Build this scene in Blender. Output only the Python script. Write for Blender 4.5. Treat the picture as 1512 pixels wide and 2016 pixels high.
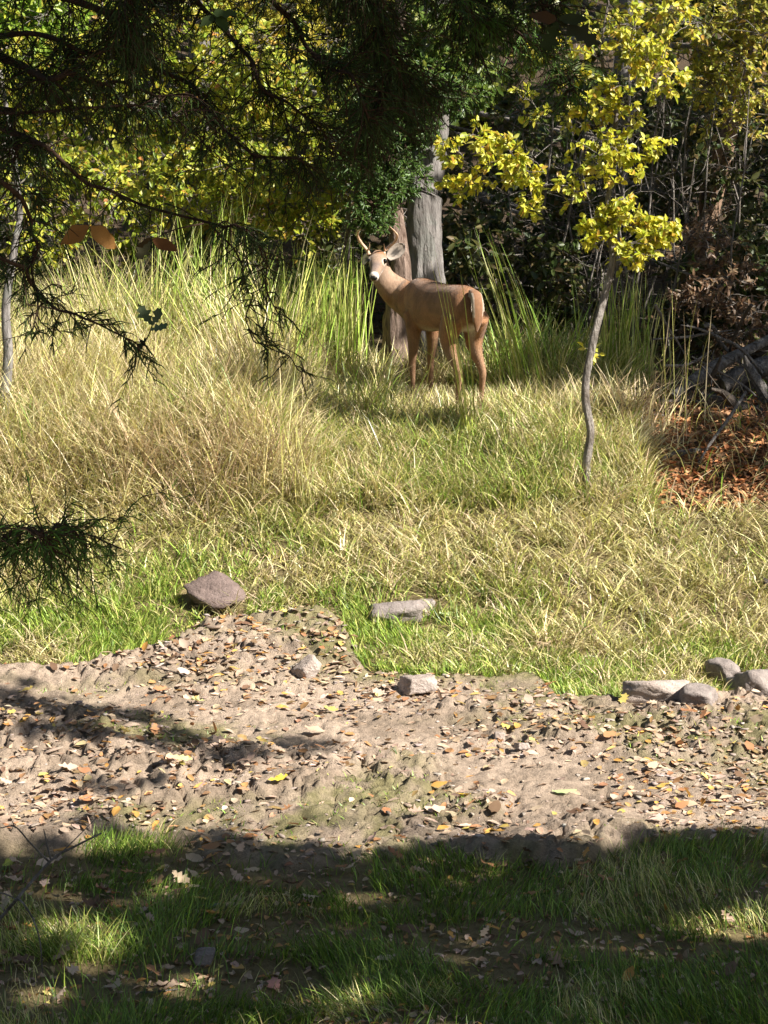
import bpy, bmesh, math
import numpy as np
from mathutils import Vector, Matrix

# ------------------------------------------------------------------ scene, camera, sky, sun
for o in list(bpy.data.objects): bpy.data.objects.remove(o)
SC = bpy.context.scene
COL = SC.collection
F, CX, CY, HOR, CH = 4200.0, 756.0, 1008.0, 258.0, 3.14      # focal length and centre in photo pixels, horizon row, eye height
PITCH = math.atan((CY - HOR) / F)
cam_d = bpy.data.cameras.new('camera'); cam = bpy.data.objects.new('camera', cam_d); COL.objects.link(cam)
cam.location = (0, 0, CH); cam.rotation_euler = (math.pi / 2 - PITCH, 0, 0)
cam_d.sensor_fit = 'VERTICAL'; cam_d.sensor_height = 36; cam_d.lens = 36 * F / 2016
cam_d.clip_start = .1; cam_d.clip_end = 1000
SC.camera = cam
S = np.array([.69, -.33, .66]); S /= np.linalg.norm(S)       # towards the sun: right, a little behind the camera
W = bpy.data.worlds.new('World'); SC.world = W; W.use_nodes = True
nt = W.node_tree; bg = nt.nodes['Background']
sky = nt.nodes.new('ShaderNodeTexSky'); sky.sky_type = 'NISHITA'; sky.sun_disc = False
sky.sun_elevation = math.asin(S[2]); sky.sun_rotation = math.atan2(S[0], S[1])
nt.links.new(sky.outputs[0], bg.inputs[0]); bg.inputs[1].default_value = .05
sl = bpy.data.lights.new('sun', 'SUN'); sl.energy = 5.0; sl.angle = math.radians(.53); sl.color = (1, .95, .86)
sun = bpy.data.objects.new('sun', sl); COL.objects.link(sun)
sun.rotation_euler = Vector(S).to_track_quat('Z', 'Y').to_euler()
vs = SC.view_settings; vs.view_transform = 'Standard'; vs.look = 'None'; vs.exposure = 1.48; vs.gamma = 1; vs.use_curve_mapping = False
SC.render.engine = 'CYCLES'

rng = np.random.default_rng(11)
U = rng.uniform
def A(*a): return np.array(a, float)
def nrm(v): return v / np.maximum(np.linalg.norm(v, axis=-1, keepdims=True), 1e-9)

# ------------------------------------------------------------------ noise
def _h(ix, iy, s):
    n = (ix.astype(np.int64) * 374761393 + iy.astype(np.int64) * 668265263 + s * 144665) & 0x7fffffff
    n = ((n ^ (n >> 13)) * 1274126177) & 0x7fffffff
    return ((n ^ (n >> 16)) & 0xffff) / 65535.0
def vnoise(x, y, s=0):
    x = np.asarray(x, float); y = np.asarray(y, float)
    ix = np.floor(x); iy = np.floor(y); fx = x - ix; fy = y - iy
    fx = fx * fx * (3 - 2 * fx); fy = fy * fy * (3 - 2 * fy)
    a = _h(ix, iy, s); b = _h(ix + 1, iy, s); c = _h(ix, iy + 1, s); d = _h(ix + 1, iy + 1, s)
    return (a * (1 - fx) + b * fx) * (1 - fy) + (c * (1 - fx) + d * fx) * fy
def fbm(x, y, s=0, o=4):
    r = 0; a = .5; t = 0
    for k in range(o):
        r = r + a * vnoise(np.asarray(x) * 2 ** k, np.asarray(y) * 2 ** k, s + 17 * k); t += a; a *= .5
    return r / t
def worley(x, y, s=0):
    ix = np.floor(x); iy = np.floor(y); f1 = np.full(np.shape(x), 9.); f2 = f1.copy()
    for dx in (-1, 0, 1):
        for dy in (-1, 0, 1):
            jx = ix + dx; jy = iy + dy
            d = np.hypot(jx + _h(jx, jy, s) - x, jy + _h(jx, jy, s + 5) - y)
            f2 = np.where(d < f1, f1, np.minimum(f2, d)); f1 = np.minimum(f1, d)
    return f1, f2

# ------------------------------------------------------------------ pixels to places
def ray(px, py):
    a = (np.asarray(px, float) - CX) / F; b = -(np.asarray(py, float) - CY) / F
    c, s = math.cos(PITCH), math.sin(PITCH)
    return a + 0 * b, c + b * s + 0 * a, -s + b * c + 0 * a
def P(px, py, Y):
    x, y, z = ray(px, py); t = Y / y
    return np.stack([x * t, y * t + 0 * x, CH + z * t], -1)
def proj(p):
    p = np.asarray(p, float); c, s = math.cos(PITCH), math.sin(PITCH)
    z = p[..., 2] - CH; y = p[..., 1]
    d = y * c - z * s; u = y * s + z * c
    d = np.where(np.abs(d) < .01, .01, d)
    return CX + F * p[..., 0] / d, CY - F * u / d
_ky = [-300, -60, -2, 2, 4, 6.0, 7.2, 9.5, 11.5, 12.2, 13.2, 14.1, 14.7, 16, 20, 26, 34, 50, 90, 300]
_kz = [1.6, 1.6, 1.55, 1.45, .95, .27, .04, 0, .09, .26, .72, 1.10, 1.18, 1.26, 1.6, 2.8, 5.5, 11, 20, 30]
_ty = np.arange(-300, 300, .05); _tz = np.interp(_ty, _ky, _kz)
_k = np.hanning(15); _k /= _k.sum(); _tz = np.convolve(np.pad(_tz, 7, mode='edge'), _k, 'valid')
def H0(x, y):
    return np.interp(y, _ty, _tz) + .10 * (fbm(np.asarray(x) * .55, np.asarray(y) * .55, 3, 2) - .5) * np.clip((np.asarray(y) - 11.3) / 2, 0, 1)
def G(px, py, lift=0):
    "point on the ground seen at a photo pixel"
    px = np.atleast_1d(np.asarray(px, float)); py = np.atleast_1d(np.asarray(py, float))
    x, y, z = ray(px, py); Y = np.arange(5, 45, .02)
    t = Y[None] / y[:, None]; d = CH + z[:, None] * t - H0(x[:, None] * t, Y[None])
    i = np.argmax(d < 0, axis=1); yy = Y[i]; tt = yy / y
    p = np.stack([x * tt, yy, H0(x * tt, yy) + lift], -1)
    return p[0] if len(p) == 1 else p
def inpoly(x, y, poly):
    r = np.zeros(np.shape(x), bool); n = len(poly)
    for i in range(n):
        x0, y0 = poly[i]; x1, y1 = poly[(i + 1) % n]
        c = ((y0 > y) != (y1 > y))
        xi = (x1 - x0) * (y - y0) / ((y1 - y0) if y1 != y0 else 1e-9) + x0
        r ^= c & (x < xi)
    return r
UP_X = [-900, 0, 150, 250, 330, 400, 470, 560, 620, 665, 690, 700, 725, 900, 1050, 1100, 1180, 1250, 1330, 1420, 1512, 2400]
UP_Y = [1345, 1325, 1312, 1292, 1265, 1232, 1214, 1204, 1200, 1225, 1262, 1295, 1322, 1336, 1325, 1368, 1385, 1396, 1392, 1378, 1384, 1390]
LO_X = [-900, 0, 120, 190, 330, 420, 560, 700, 860, 1000, 1150, 1300, 1512, 2400]
LO_Y = [1700, 1690, 1680, 1650, 1636, 1690, 1712, 1700, 1685, 1712, 1715, 1672, 1660, 1660]
def mudmask(x, y, z=None):
    "signed pixels inside the mud flat"
    px, py = proj(np.stack([x, y, H0(x, y)], -1))
    w = 26 * (fbm(x * 5, y * 5, 9, 3) - .5)
    return np.minimum(py + w - np.interp(px, UP_X, UP_Y), np.interp(px, LO_X, LO_Y) - py + w * 1.6)
def relief(x, y):
    m = np.clip(mudmask(x, y) / 14, 0, 1) * np.clip((y - 5) * 2, 0, 1) * np.clip((15 - y) * 2, 0, 1)
    f1, f2 = worley(x * 6 + 1.6 * fbm(x * 4, y * 4, 2, 2), y * 5 + 1.6 * fbm(x * 4 + 9, y * 4, 5, 2), 4)
    amt = .5 + .85 * np.clip((fbm(x * 1.1, y * 1.9, 21, 2) - .38) * 3.5, 0, 1)
    crack = np.clip((f2 - f1) * 7, 0, 1); rd = lambda n: 1 - np.abs(2 * n - 1); tn = fbm(x * 5.5 + vnoise(x * 9, y * 9, 3), y * 4.6, 57, 4) * 6 + .8 * vnoise(x * 16, y * 15, 63); tf = tn - np.floor(tn); terr = (np.floor(tn) + np.clip((tf - .42) * 6, 0, 1)) / 6 - .5
    mud = amt * (.030 * crack + .026 * rd(fbm(x * 7, y * 6, 31, 2)) + .024 * rd(vnoise(x * 21, y * 18, 37)) + .016 * vnoise(x * 47, y * 43, 39) + .055 * terr) + .035 * (fbm(x * 3, y * 3, 6, 3) - .5)
    oth = .03 * (fbm(x * 6, y * 6, 12, 3) - .5)
    return m * mud + (1 - m) * oth
def H(x, y): return H0(x, y) + relief(np.asarray(x, float), np.asarray(y, float))

# ------------------------------------------------------------------ mesh helpers
def mesh(name, V, quads=None, tris=None, col=None, smooth=False):
    me = bpy.data.meshes.new(name); V = np.asarray(V, np.float32).reshape(-1, 3)
    q = np.asarray(quads, np.int32).reshape(-1, 4) if quads is not None and len(quads) else np.zeros((0, 4), np.int32)
    t = np.asarray(tris, np.int32).reshape(-1, 3) if tris is not None and len(tris) else np.zeros((0, 3), np.int32)
    me.vertices.add(len(V)); me.vertices.foreach_set('co', V.ravel())
    me.loops.add(q.size + t.size); me.loops.foreach_set('vertex_index', np.concatenate([q.ravel(), t.ravel()]))
    me.polygons.add(len(q) + len(t))
    me.polygons.foreach_set('loop_start', np.concatenate([np.arange(len(q)) * 4, q.size + np.arange(len(t)) * 3]).astype(np.int32))
    if smooth: me.polygons.foreach_set('use_smooth', np.ones(len(q) + len(t), bool))
    me.update(calc_edges=True)
    if col is not None: setcol(me, col)
    return me
def setcol(me, col):
    c = np.ones((len(me.vertices), 4), np.float32); c[:, :3] = np.clip(col, 0, 1)
    a = me.color_attributes.new('Col', 'FLOAT_COLOR', 'POINT'); a.data.foreach_set('color', c.ravel())
def obj(name, me, mat=None, parent=None, kind=None, label=None, cat=None, group=None, loc=None):
    o = bpy.data.objects.new(name, me); COL.objects.link(o)
    if mat is not None and me is not None and not me.materials: me.materials.append(mat)
    if parent is not None: o.parent = parent
    if loc is not None: o.location = loc
    if kind: o['kind'] = kind
    if label: o['label'] = label
    if cat: o['category'] = cat
    if group: o['group'] = group
    return o
class Bag:
    "collects vertices, faces and colours for one mesh"
    def __init__(s): s.v = []; s.q = []; s.t = []; s.c = []; s.n = 0
    def add(s, V, q=None, t=None, c=None):
        V = np.asarray(V, float).reshape(-1, 3)
        if q is not None and len(q): s.q.append(np.asarray(q).reshape(-1, 4) + s.n)
        if t is not None and len(t): s.t.append(np.asarray(t).reshape(-1, 3) + s.n)
        s.v.append(V); s.c.append(np.broadcast_to(A(.5, .5, .5) if c is None else c, V.shape)); s.n += len(V)
    def build(s, name, org=(0, 0, 0), smooth=False):
        return mesh(name, np.concatenate(s.v) - A(*org), np.concatenate(s.q) if s.q else None, np.concatenate(s.t) if s.t else None, np.concatenate(s.c), smooth)
def tubes(Pn, R, k=5, rough=None):
    "m polylines of n points -> vertices and quads"
    Pn = np.asarray(Pn, float); R = np.asarray(R, float)
    if Pn.ndim == 2: Pn = Pn[None]; R = R[None]
    m, n, _ = Pn.shape
    T = nrm(np.gradient(Pn, axis=1)); ref = nrm(A(.13, .31, .5) + 0 * T)
    bad = np.abs((T * ref).sum(-1, keepdims=True)) > .93; ref = np.where(bad, nrm(A(.9, -.3, .1)), ref)
    sd = nrm(np.cross(T, ref)); up = np.cross(sd, T); a = np.arange(k) * 2 * math.pi / k
    rr = R[:, :, None] * (1 if rough is None else rough(a, n))
    V = Pn[:, :, None] + rr[..., None] * (np.cos(a)[:, None] * sd[:, :, None] + np.sin(a)[:, None] * up[:, :, None])
    i = np.arange(n - 1)[:, None] * k; j = np.arange(k)[None]; j2 = (j + 1) % k
    q = np.stack([i + j, i + j2, i + k + j2, i + k + j], -1).reshape(-1, 4)
    q = (np.arange(m)[:, None, None] * n * k + q[None]).reshape(-1, 4)
    return V.reshape(-1, 3), q
def spline(pts, n):
    "Catmull-Rom through points"
    p = np.asarray(pts, float); p = np.vstack([2 * p[0] - p[1], p, 2 * p[-1] - p[-2]])
    u = np.linspace(0, len(p) - 3 - 1e-6, n); i = u.astype(int); f = (u - i)[:, None]
    a, b, c, d = p[i], p[i + 1], p[i + 2], p[i + 3]
    return .5 * (2 * b + (c - a) * f + (2 * a - 5 * b + 4 * c - d) * f ** 2 + (3 * b - a - 3 * c + d) * f ** 3)
def leaves(pos, d, nor, L, Wd, col, bag, fold=.25, jit=.12):
    "pointed oval leaves folded at the midrib"
    pos = np.asarray(pos); d = nrm(d); n = len(pos)
    sd = nrm(np.cross(d, nor)); nn = np.cross(sd, d); L = np.broadcast_to(L, (n,))[:, None]; Wd = np.broadcast_to(Wd, (n,))[:, None]
    f = fold * Wd
    droop = -.12 * L * nn
    v = np.stack([pos, pos + d * L * .33 + sd * Wd * .5 + nn * f, pos + d * L * .72 + sd * Wd * .4 + nn * f * .7 + droop * .5,
                  pos + d * L + droop, pos + d * L * .72 - sd * Wd * .4 + nn * f * .7 + droop * .5, pos + d * L * .33 - sd * Wd * .5 + nn * f], 1)
    b = np.arange(n)[:, None, None] * 6
    q = (b + np.array([[0, 1, 2, 3], [3, 4, 5, 0]])[None]).reshape(-1, 4)
    c = np.repeat(np.asarray(col)[:, None], 6, 1) * (1 + jit * (rng.random((n, 6, 1)) - .5))
    bag.add(v, q=q, c=c.reshape(-1, 3))
def palette(pal, n, w=None, var=.12):
    pal = np.asarray(pal, float); i = rng.choice(len(pal), n, p=None if w is None else np.asarray(w) / np.sum(w))
    j = rng.choice(len(pal), n); t = U(0, .35, (n, 1))
    return (pal[i] * (1 - t) + pal[j] * t) * (1 + U(-var, var, (n, 1))) * (1 + U(-.05, .05, (n, 3)))
def rand_dirs(n): return nrm(rng.normal(size=(n, 3)))
def blades(root, Ln, w, a0, a1, az, c0, c1, bag, seg=3, twist=None):
    "grass blades; a0 and a1 tilt at root and tip, az heading"
    n = len(root); B = lambda v: np.broadcast_to(v, (n,)).astype(float)
    Ln, w, a0, a1, az = map(B, (Ln, w, a0, a1, az))
    h = np.stack([np.cos(az), np.sin(az), 0 * az], -1); p = np.array(root, float); pts = [p]
    for k in range(seg):
        a = a0 + (a1 - a0) * (k + .3) / seg
        p = p + (Ln / seg)[:, None] * (np.sin(a)[:, None] * h + np.cos(a)[:, None] * A(0, 0, 1)); pts.append(p)
    tw = U(0, math.pi, n) if twist is None else twist
    sd = np.stack([np.cos(tw), np.sin(tw), 0 * tw], -1) * .5
    vs_ = []; cs = []
    for k in range(seg):
        ww = (w * (1 - .25 * k / seg if k < seg - 1 else .62))[:, None] * sd
        c = c0 + (c1 - c0) * (k / seg); vs_ += [pts[k] - ww, pts[k] + ww]; cs += [c, c]
    vs_.append(pts[-1]); cs.append(c1)
    m = 2 * seg + 1; V = np.stack(vs_, 1); C = np.stack([np.broadcast_to(c, (n, 3)) for c in cs], 1)
    b = np.arange(n)[:, None, None] * m
    q = (b + np.array([[2 * k, 2 * k + 1, 2 * k + 3, 2 * k + 2] for k in range(seg - 1)])[None]).reshape(-1, 4)
    t = (b[:, 0] + np.array([[2 * seg - 2, 2 * seg - 1, 2 * seg]])).reshape(-1, 3)
    bag.add(V, q=q, t=t, c=C.reshape(-1, 3))

# ------------------------------------------------------------------ materials
def mat(name, build):
    m = bpy.data.materials.new(name); m.use_nodes = True; t = m.node_tree
    b = t.nodes['Principled BSDF']; o = t.nodes['Material Output']
    N = lambda k, **kw: (lambda n: ([setattr(n, a, v) for a, v in kw.items()], n)[1])(t.nodes.new(k))
    build(t, b, o, N, t.links.new); return m
def ramp(N, stops):
    r = N('ShaderNodeValToRGB'); e = r.color_ramp.elements
    while len(e) < len(stops): e.new(.5)
    for x, (p, c) in zip(e, stops): x.position = p; x.color = (*c, 1)
    return r
def mixc(N, lk, a, b, f, mode='MIX'):
    n = N('ShaderNodeMix', data_type='RGBA', blend_type=mode)
    for i, v in ((6, a), (7, b), (0, f)):
        if hasattr(v, 'default_value') or hasattr(v, 'is_output'): lk(v, n.inputs[i])
        elif i == 0: n.inputs[0].default_value = v
        else: n.inputs[i].default_value = (*v, 1)
    return n.outputs[2]
def noise(N, lk, scale, det=4, vec=None, rough=.6):
    n = N('ShaderNodeTexNoise'); n.inputs['Scale'].default_value = scale; n.inputs['Detail'].default_value = det; n.inputs['Roughness'].default_value = rough
    if vec is not None: lk(vec, n.inputs['Vector'])
    return n
def bump(N, lk, b, h, st, dist):
    n = N('ShaderNodeBump'); n.inputs['Strength'].default_value = st; n.inputs['Distance'].default_value = dist
    lk(h, n.inputs['Height']); lk(n.outputs[0], b.inputs['Normal']); return n
def leafmat(name, trans=.35, rough=.45, spec=.4, source='Col'):
    def f(t, b, o, N, lk):
        if source == 'Col': c = N('ShaderNodeVertexColor', layer_name='Col').outputs[0]
        else: c = N('ShaderNodeObjectInfo').outputs['Color']
        nz = noise(N, lk, 60, 3, N('ShaderNodeTexCoord').outputs['Object'])
        r = ramp(N, [(.3, (.72, .72, .72)), (.7, (1.15, 1.15, 1.15))]); lk(nz.outputs[0], r.inputs[0])
        cc = mixc(N, lk, c, r.outputs[0], 1.0, 'MULTIPLY')
        lk(cc, b.inputs['Base Color']); b.inputs['Roughness'].default_value = rough; b.inputs['Specular IOR Level'].default_value = spec
        tr = N('ShaderNodeBsdfTranslucent'); lk(cc, tr.inputs[0]); mx = N('ShaderNodeMixShader'); mx.inputs[0].default_value = trans
        lk(b.outputs[0], mx.inputs[1]); lk(tr.outputs[0], mx.inputs[2]); lk(mx.outputs[0], o.inputs[0])
    return mat(name, f)
M_leaf = leafmat('leaf', .45, .42, .45)
M_grass = leafmat('grass', .22, .45, .4)
M_cedar = leafmat('cedar_foliage', .15, .6, .2)
M_dead = leafmat('dead_leaf', .18, .65, .25, 'obj')
M_litter = leafmat('leaf_litter', .15, .7, .2)
def barkmat(name, c0, c1, sc=18, stretch=.22, bst=.8, lichen=None):
    def f(t, b, o, N, lk):
        mp = N('ShaderNodeMapping'); mp.inputs['Scale'].default_value = (1, 1, stretch); lk(N('ShaderNodeTexCoord').outputs['Object'], mp.inputs[0])
        n = noise(N, lk, sc, 8, mp.outputs[0], .65); r = ramp(N, [(.32, c0), (.68, c1)]); lk(n.outputs[0], r.inputs[0]); c = r.outputs[0]
        if lichen:
            n2 = noise(N, lk, 5, 5, N('ShaderNodeTexCoord').outputs['Object']); r2 = ramp(N, [(.5, (0, 0, 0)), (.6, (1, 1, 1))]); lk(n2.outputs[0], r2.inputs[0])
            c = mixc(N, lk, c, lichen, r2.outputs[0])
        lk(c, b.inputs['Base Color']); b.inputs['Roughness'].default_value = .88; b.inputs['Specular IOR Level'].default_value = .2
        bump(N, lk, b, n.outputs[0], bst, .06)
    return mat(name, f)
M_trunk = barkmat('grey_bark', (.075, .065, .06), (.29, .265, .25), 15, .13, 1, (.17, .165, .15))
M_pinkbark = barkmat('cedar_bark', (.08, .05, .035), (.32, .235, .19), 26, .08, 1)
M_shag = barkmat('shaggy_bark', (.10, .06, .04), (.38, .25, .17), 30, .07, 1)
M_twig = barkmat('twig_bark', (.09, .075, .065), (.37, .33, .295), 34, .3, .9, (.15, .125, .105))
M_darktwig = barkmat('dark_twig_bark', (.03, .018, .012), (.09, .05, .035), 40, .3, .5)
M_wood = barkmat('weathered_wood', (.06, .05, .045), (.31, .285, .265), 34, .5, 1)
M_drywood = barkmat('dark_wood', (.03, .025, .02), (.15, .12, .10), 24, .5, 1)
def rockmat(name, c0, c1, c2, sc=6):
    def f(t, b, o, N, lk):
        tc = N('ShaderNodeTexCoord').outputs['Object']
        n = noise(N, lk, sc, 8, tc, .62); r = ramp(N, [(.3, c0), (.55, c1), (.75, c2)]); lk(n.outputs[0], r.inputs[0])
        n2 = noise(N, lk, sc * 9, 6, tc, .7); r2 = ramp(N, [(.3, (.75, .75, .75)), (.7, (1.15, 1.15, 1.15))]); lk(n2.outputs[0], r2.inputs[0])
        lk(mixc(N, lk, r.outputs[0], r2.outputs[0], 1., 'MULTIPLY'), b.inputs['Base Color']); b.inputs['Roughness'].default_value = .85
        b.inputs['Specular IOR Level'].default_value = .25; bump(N, lk, b, n2.outputs[0], .8, .022)
    return mat(name, f)
M_rock = rockmat('brown_rock', (.10, .072, .062), (.18, .132, .116), (.24, .182, .162))
M_stone = rockmat('pale_stone', (.28, .225, .19), (.42, .345, .30), (.50, .43, .385), 9)
M_grey = rockmat('grey_stone', (.18, .15, .135), (.31, .26, .235), (.40, .35, .32), 11)
M_darkrock = rockmat('dark_rock', (.03, .025, .02), (.06, .05, .045), (.10, .08, .07), 9)
def f_ground(t, b, o, N, lk):
    c = N('ShaderNodeVertexColor', layer_name='Col').outputs[0]; tc = N('ShaderNodeTexCoord').outputs['Object']
    n = noise(N, lk, 26, 8, tc, .7); r = ramp(N, [(.3, (.62, .60, .58)), (.5, (1, 1, 1)), (.72, (1.2, 1.17, 1.15))]); lk(n.outputs[0], r.inputs[0])
    n2 = noise(N, lk, 110, 5, tc, .7); r2 = ramp(N, [(.3, (.7, .7, .7)), (.7, (1.2, 1.2, 1.2))]); lk(n2.outputs[0], r2.inputs[0])
    cc = mixc(N, lk, mixc(N, lk, c, r.outputs[0], 1., 'MULTIPLY'), r2.outputs[0], .8, 'MULTIPLY')
    lk(cc, b.inputs['Base Color']); b.inputs['Roughness'].default_value = .9; b.inputs['Specular IOR Level'].default_value = .2
    ad = N('ShaderNodeMath', operation='ADD'); lk(n.outputs[0], ad.inputs[0]); lk(n2.outputs[0], ad.inputs[1]); bump(N, lk, b, ad.outputs[0], .9, .018)
M_ground = mat('soil_and_mud', f_ground)
def f_clod(t, b, o, N, lk):
    oi = N('ShaderNodeObjectInfo'); tc = N('ShaderNodeTexCoord').outputs['Object']
    n = noise(N, lk, 45, 7, tc, .7); r = ramp(N, [(.3, (.21, .16, .125)), (.5, (.36, .28, .22)), (.72, (.43, .35, .29))]); lk(n.outputs[0], r.inputs[0])
    r2 = ramp(N, [(0, (.68, .62, .54)), (.5, (1, .97, .95)), (1, (1.12, 1.05, 1.0))]); lk(oi.outputs['Random'], r2.inputs[0])
    lk(mixc(N, lk, r.outputs[0], r2.outputs[0], 1., 'MULTIPLY'), b.inputs['Base Color']); b.inputs['Roughness'].default_value = .92
    b.inputs['Specular IOR Level'].default_value = .15; bump(N, lk, b, n.outputs[0], .8, .01)
M_clod = mat('dried_mud', f_clod)
def f_fur(t, b, o, N, lk):
    c = N('ShaderNodeVertexColor', layer_name='Col').outputs[0]; tc = N('ShaderNodeTexCoord').outputs['Object']
    mp = N('ShaderNodeMapping'); mp.inputs['Scale'].default_value = (1, 1, .35); lk(tc, mp.inputs[0])
    n = noise(N, lk, 90, 6, mp.outputs[0], .7); r = ramp(N, [(.3, (.72, .70, .68)), (.7, (1.18, 1.18, 1.18))]); lk(n.outputs[0], r.inputs[0])
    lk(mixc(N, lk, c, r.outputs[0], 1., 'MULTIPLY'), b.inputs['Base Color']); b.inputs['Roughness'].default_value = .7
    b.inputs['Specular IOR Level'].default_value = .25; b.inputs['Sheen Weight'].default_value = .15; bump(N, lk, b, n.outputs[0], .5, .006)
M_fur = mat('deer_coat', f_fur)
def plain(name, c, rough=.5, spec=.5):
    def f(t, b, o, N, lk):
        n = noise(N, lk, 80, 5, N('ShaderNodeTexCoord').outputs['Object']); r = ramp(N, [(.3, tuple(x * .75 for x in c)), (.7, tuple(min(1, x * 1.2) for x in c))]); lk(n.outputs[0], r.inputs[0])
        lk(r.outputs[0], b.inputs['Base Color']); b.inputs['Roughness'].default_value = rough; b.inputs['Specular IOR Level'].default_value = spec
    return mat(name, f)
M_eye = plain('deer_eye', (.006, .005, .004), .08, .6)
M_nose = plain('deer_nose', (.012, .010, .010), .4, .5)
M_antler = plain('antler', (.50, .33, .22), .45, .4)
M_hoof = plain('hoof', (.03, .025, .02), .5, .4)

# ------------------------------------------------------------------ the ground
def axis(parts):
    r = [parts[0][0]]
    for a, b, d in parts: r += list(np.linspace(a, b, max(1, int(round((b - a) / d))) + 1)[1:])
    return np.array(r)
gx = axis([(-300, -60, 40), (-60, -12, 4), (-12, -4, .5), (-4, -2.5, .06), (-2.5, 2.5, .0145), (2.5, 4, .06), (4, 12, .5), (12, 60, 4), (60, 300, 40)])
gy = axis([(-300, -40, 40), (-40, -4, 3), (-4, 6.5, .3), (6.5, 9.0, .035), (9.0, 12.4, .0165), (12.4, 15.5, .05), (15.5, 24, .2), (24, 60, 1.5), (60, 300, 20)])
X, Y = np.meshgrid(gx, gy); Xf, Yf = X.ravel(), Y.ravel()
Z = H(Xf, Yf)
mm = np.clip(mudmask(Xf, Yf) / 22 + .5, 0, 1)[:, None]; mm *= ((Yf > 7) & (Yf < 14))[:, None]
gp, gq = proj(np.stack([Xf, Yf, H0(Xf, Yf)], -1))
n1 = fbm(Xf * 1.1, Yf * 1.7, 41, 4)[:, None]; n2 = fbm(Xf * 7, Yf * 7, 51, 4)[:, None]; n3 = fbm(Xf * 2.6, Yf * 4.5, 61, 4)[:, None]
mudc = A(.38, .292, .222) * (.70 + .60 * n2)
mudc = mudc + (A(.25, .19, .14) - mudc) * np.clip((n3 - .46) * 4.5, 0, .85)
mudc = mudc + (A(.16, .15, .055) - mudc) * np.clip((n1 - .42) * 5, 0, .8) * np.clip((n2 - .3) * 3, 0, 1)
soil = A(.20, .155, .075) * (.7 + .6 * n2)
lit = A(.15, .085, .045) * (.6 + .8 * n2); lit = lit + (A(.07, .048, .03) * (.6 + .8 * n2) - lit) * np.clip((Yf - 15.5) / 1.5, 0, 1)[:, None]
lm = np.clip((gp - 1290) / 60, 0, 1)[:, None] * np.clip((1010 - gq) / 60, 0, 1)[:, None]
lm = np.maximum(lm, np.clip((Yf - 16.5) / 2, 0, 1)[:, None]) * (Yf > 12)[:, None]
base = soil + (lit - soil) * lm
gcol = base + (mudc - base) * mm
nx, ny = len(gx), len(gy)
i = (np.arange(ny - 1)[:, None] * nx + np.arange(nx - 1)[None]).ravel()
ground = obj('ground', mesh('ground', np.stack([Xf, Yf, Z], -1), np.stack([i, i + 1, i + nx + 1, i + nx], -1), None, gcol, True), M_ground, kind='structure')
def Hs(p): return np.stack([p[..., 0], p[..., 1], H(p[..., 0], p[..., 1])], -1)

# mud clods: the largest as pieces, the rest as one crumb layer
def hull(n, sc, seed):
    r = np.random.default_rng(seed); bm = bmesh.new()
    for p in nrm(r.normal(size=(n, 3))) * r.uniform(.75, 1, (n, 1)) * A(*sc): bm.verts.new(p)
    bmesh.ops.convex_hull(bm, input=bm.verts)
    for v in [v for v in bm.verts if not v.link_faces]: bm.verts.remove(v)
    bm.verts.index_update()
    V = np.array([v.co[:] for v in bm.verts]); T = np.array([[v.index for v in f.verts] for f in bm.faces if len(f.verts) == 3]); bm.free(); return V, T
def mud_points(n, ymin=9.0, ymax=12.5):
    out = []
    while sum(map(len, out)) < n:
        x = U(-2.9, 2.9, n * 3); y = U(ymin, ymax, n * 3); k = (mudmask(x, y) > 5) & (U(0, 1, n * 3) < np.clip((fbm(x * 1.3, y * 1.6, 21, 2) - .25) * 2.2, .1, 1))
        out.append(np.stack([x[k], y[k]], -1))
    return np.concatenate(out)[:n]
HV = [hull(15, (1, U(.5, .85), U(.16, .30)), 100 + s) for s in range(12)]
clods = []
for s, (v, t) in enumerate(HV):
    me = mesh('mud_clod', v * .5, None, t); me.materials.append(M_clod); clods.append(me)
for x, y in mud_points(300):
    s = .03 + .09 * U() ** 2.2
    o = obj('mud_clod', clods[rng.integers(12)], None, ground); o.location = (x, y, float(H(x, y)) + s * .02)
    o.scale = (s * U(.9, 1.5), s, s); o.rotation_euler = (U(-.3, .3), U(-.3, .3), U(0, 6.28))
bag = Bag()
mp = mud_points(3600); ss = .006 + .024 * U(0, 1, len(mp)) ** 2.5; zz = H(mp[:, 0], mp[:, 1]); cc = palette([(.40, .325, .275), (.30, .235, .19), (.46, .39, .34), (.23, .18, .135)], len(mp), (4, 3, 2, 2))
for (x, y), s, z, c in zip(mp, ss, zz, cc):
    v, t = HV[rng.integers(12)]; a = U(0, 6.28); ca, sa = math.cos(a), math.sin(a)
    w = v * s * A(1.2, 1, 1); bag.add(np.stack([w[:, 0] * ca - w[:, 1] * sa + x, w[:, 0] * sa + w[:, 1] * ca + y, w[:, 2] + z + s * .1], -1), t=t, c=c)
obj('mud_crumbs', bag.build('mud_crumbs'), M_litter, ground, kind='stuff')

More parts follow.
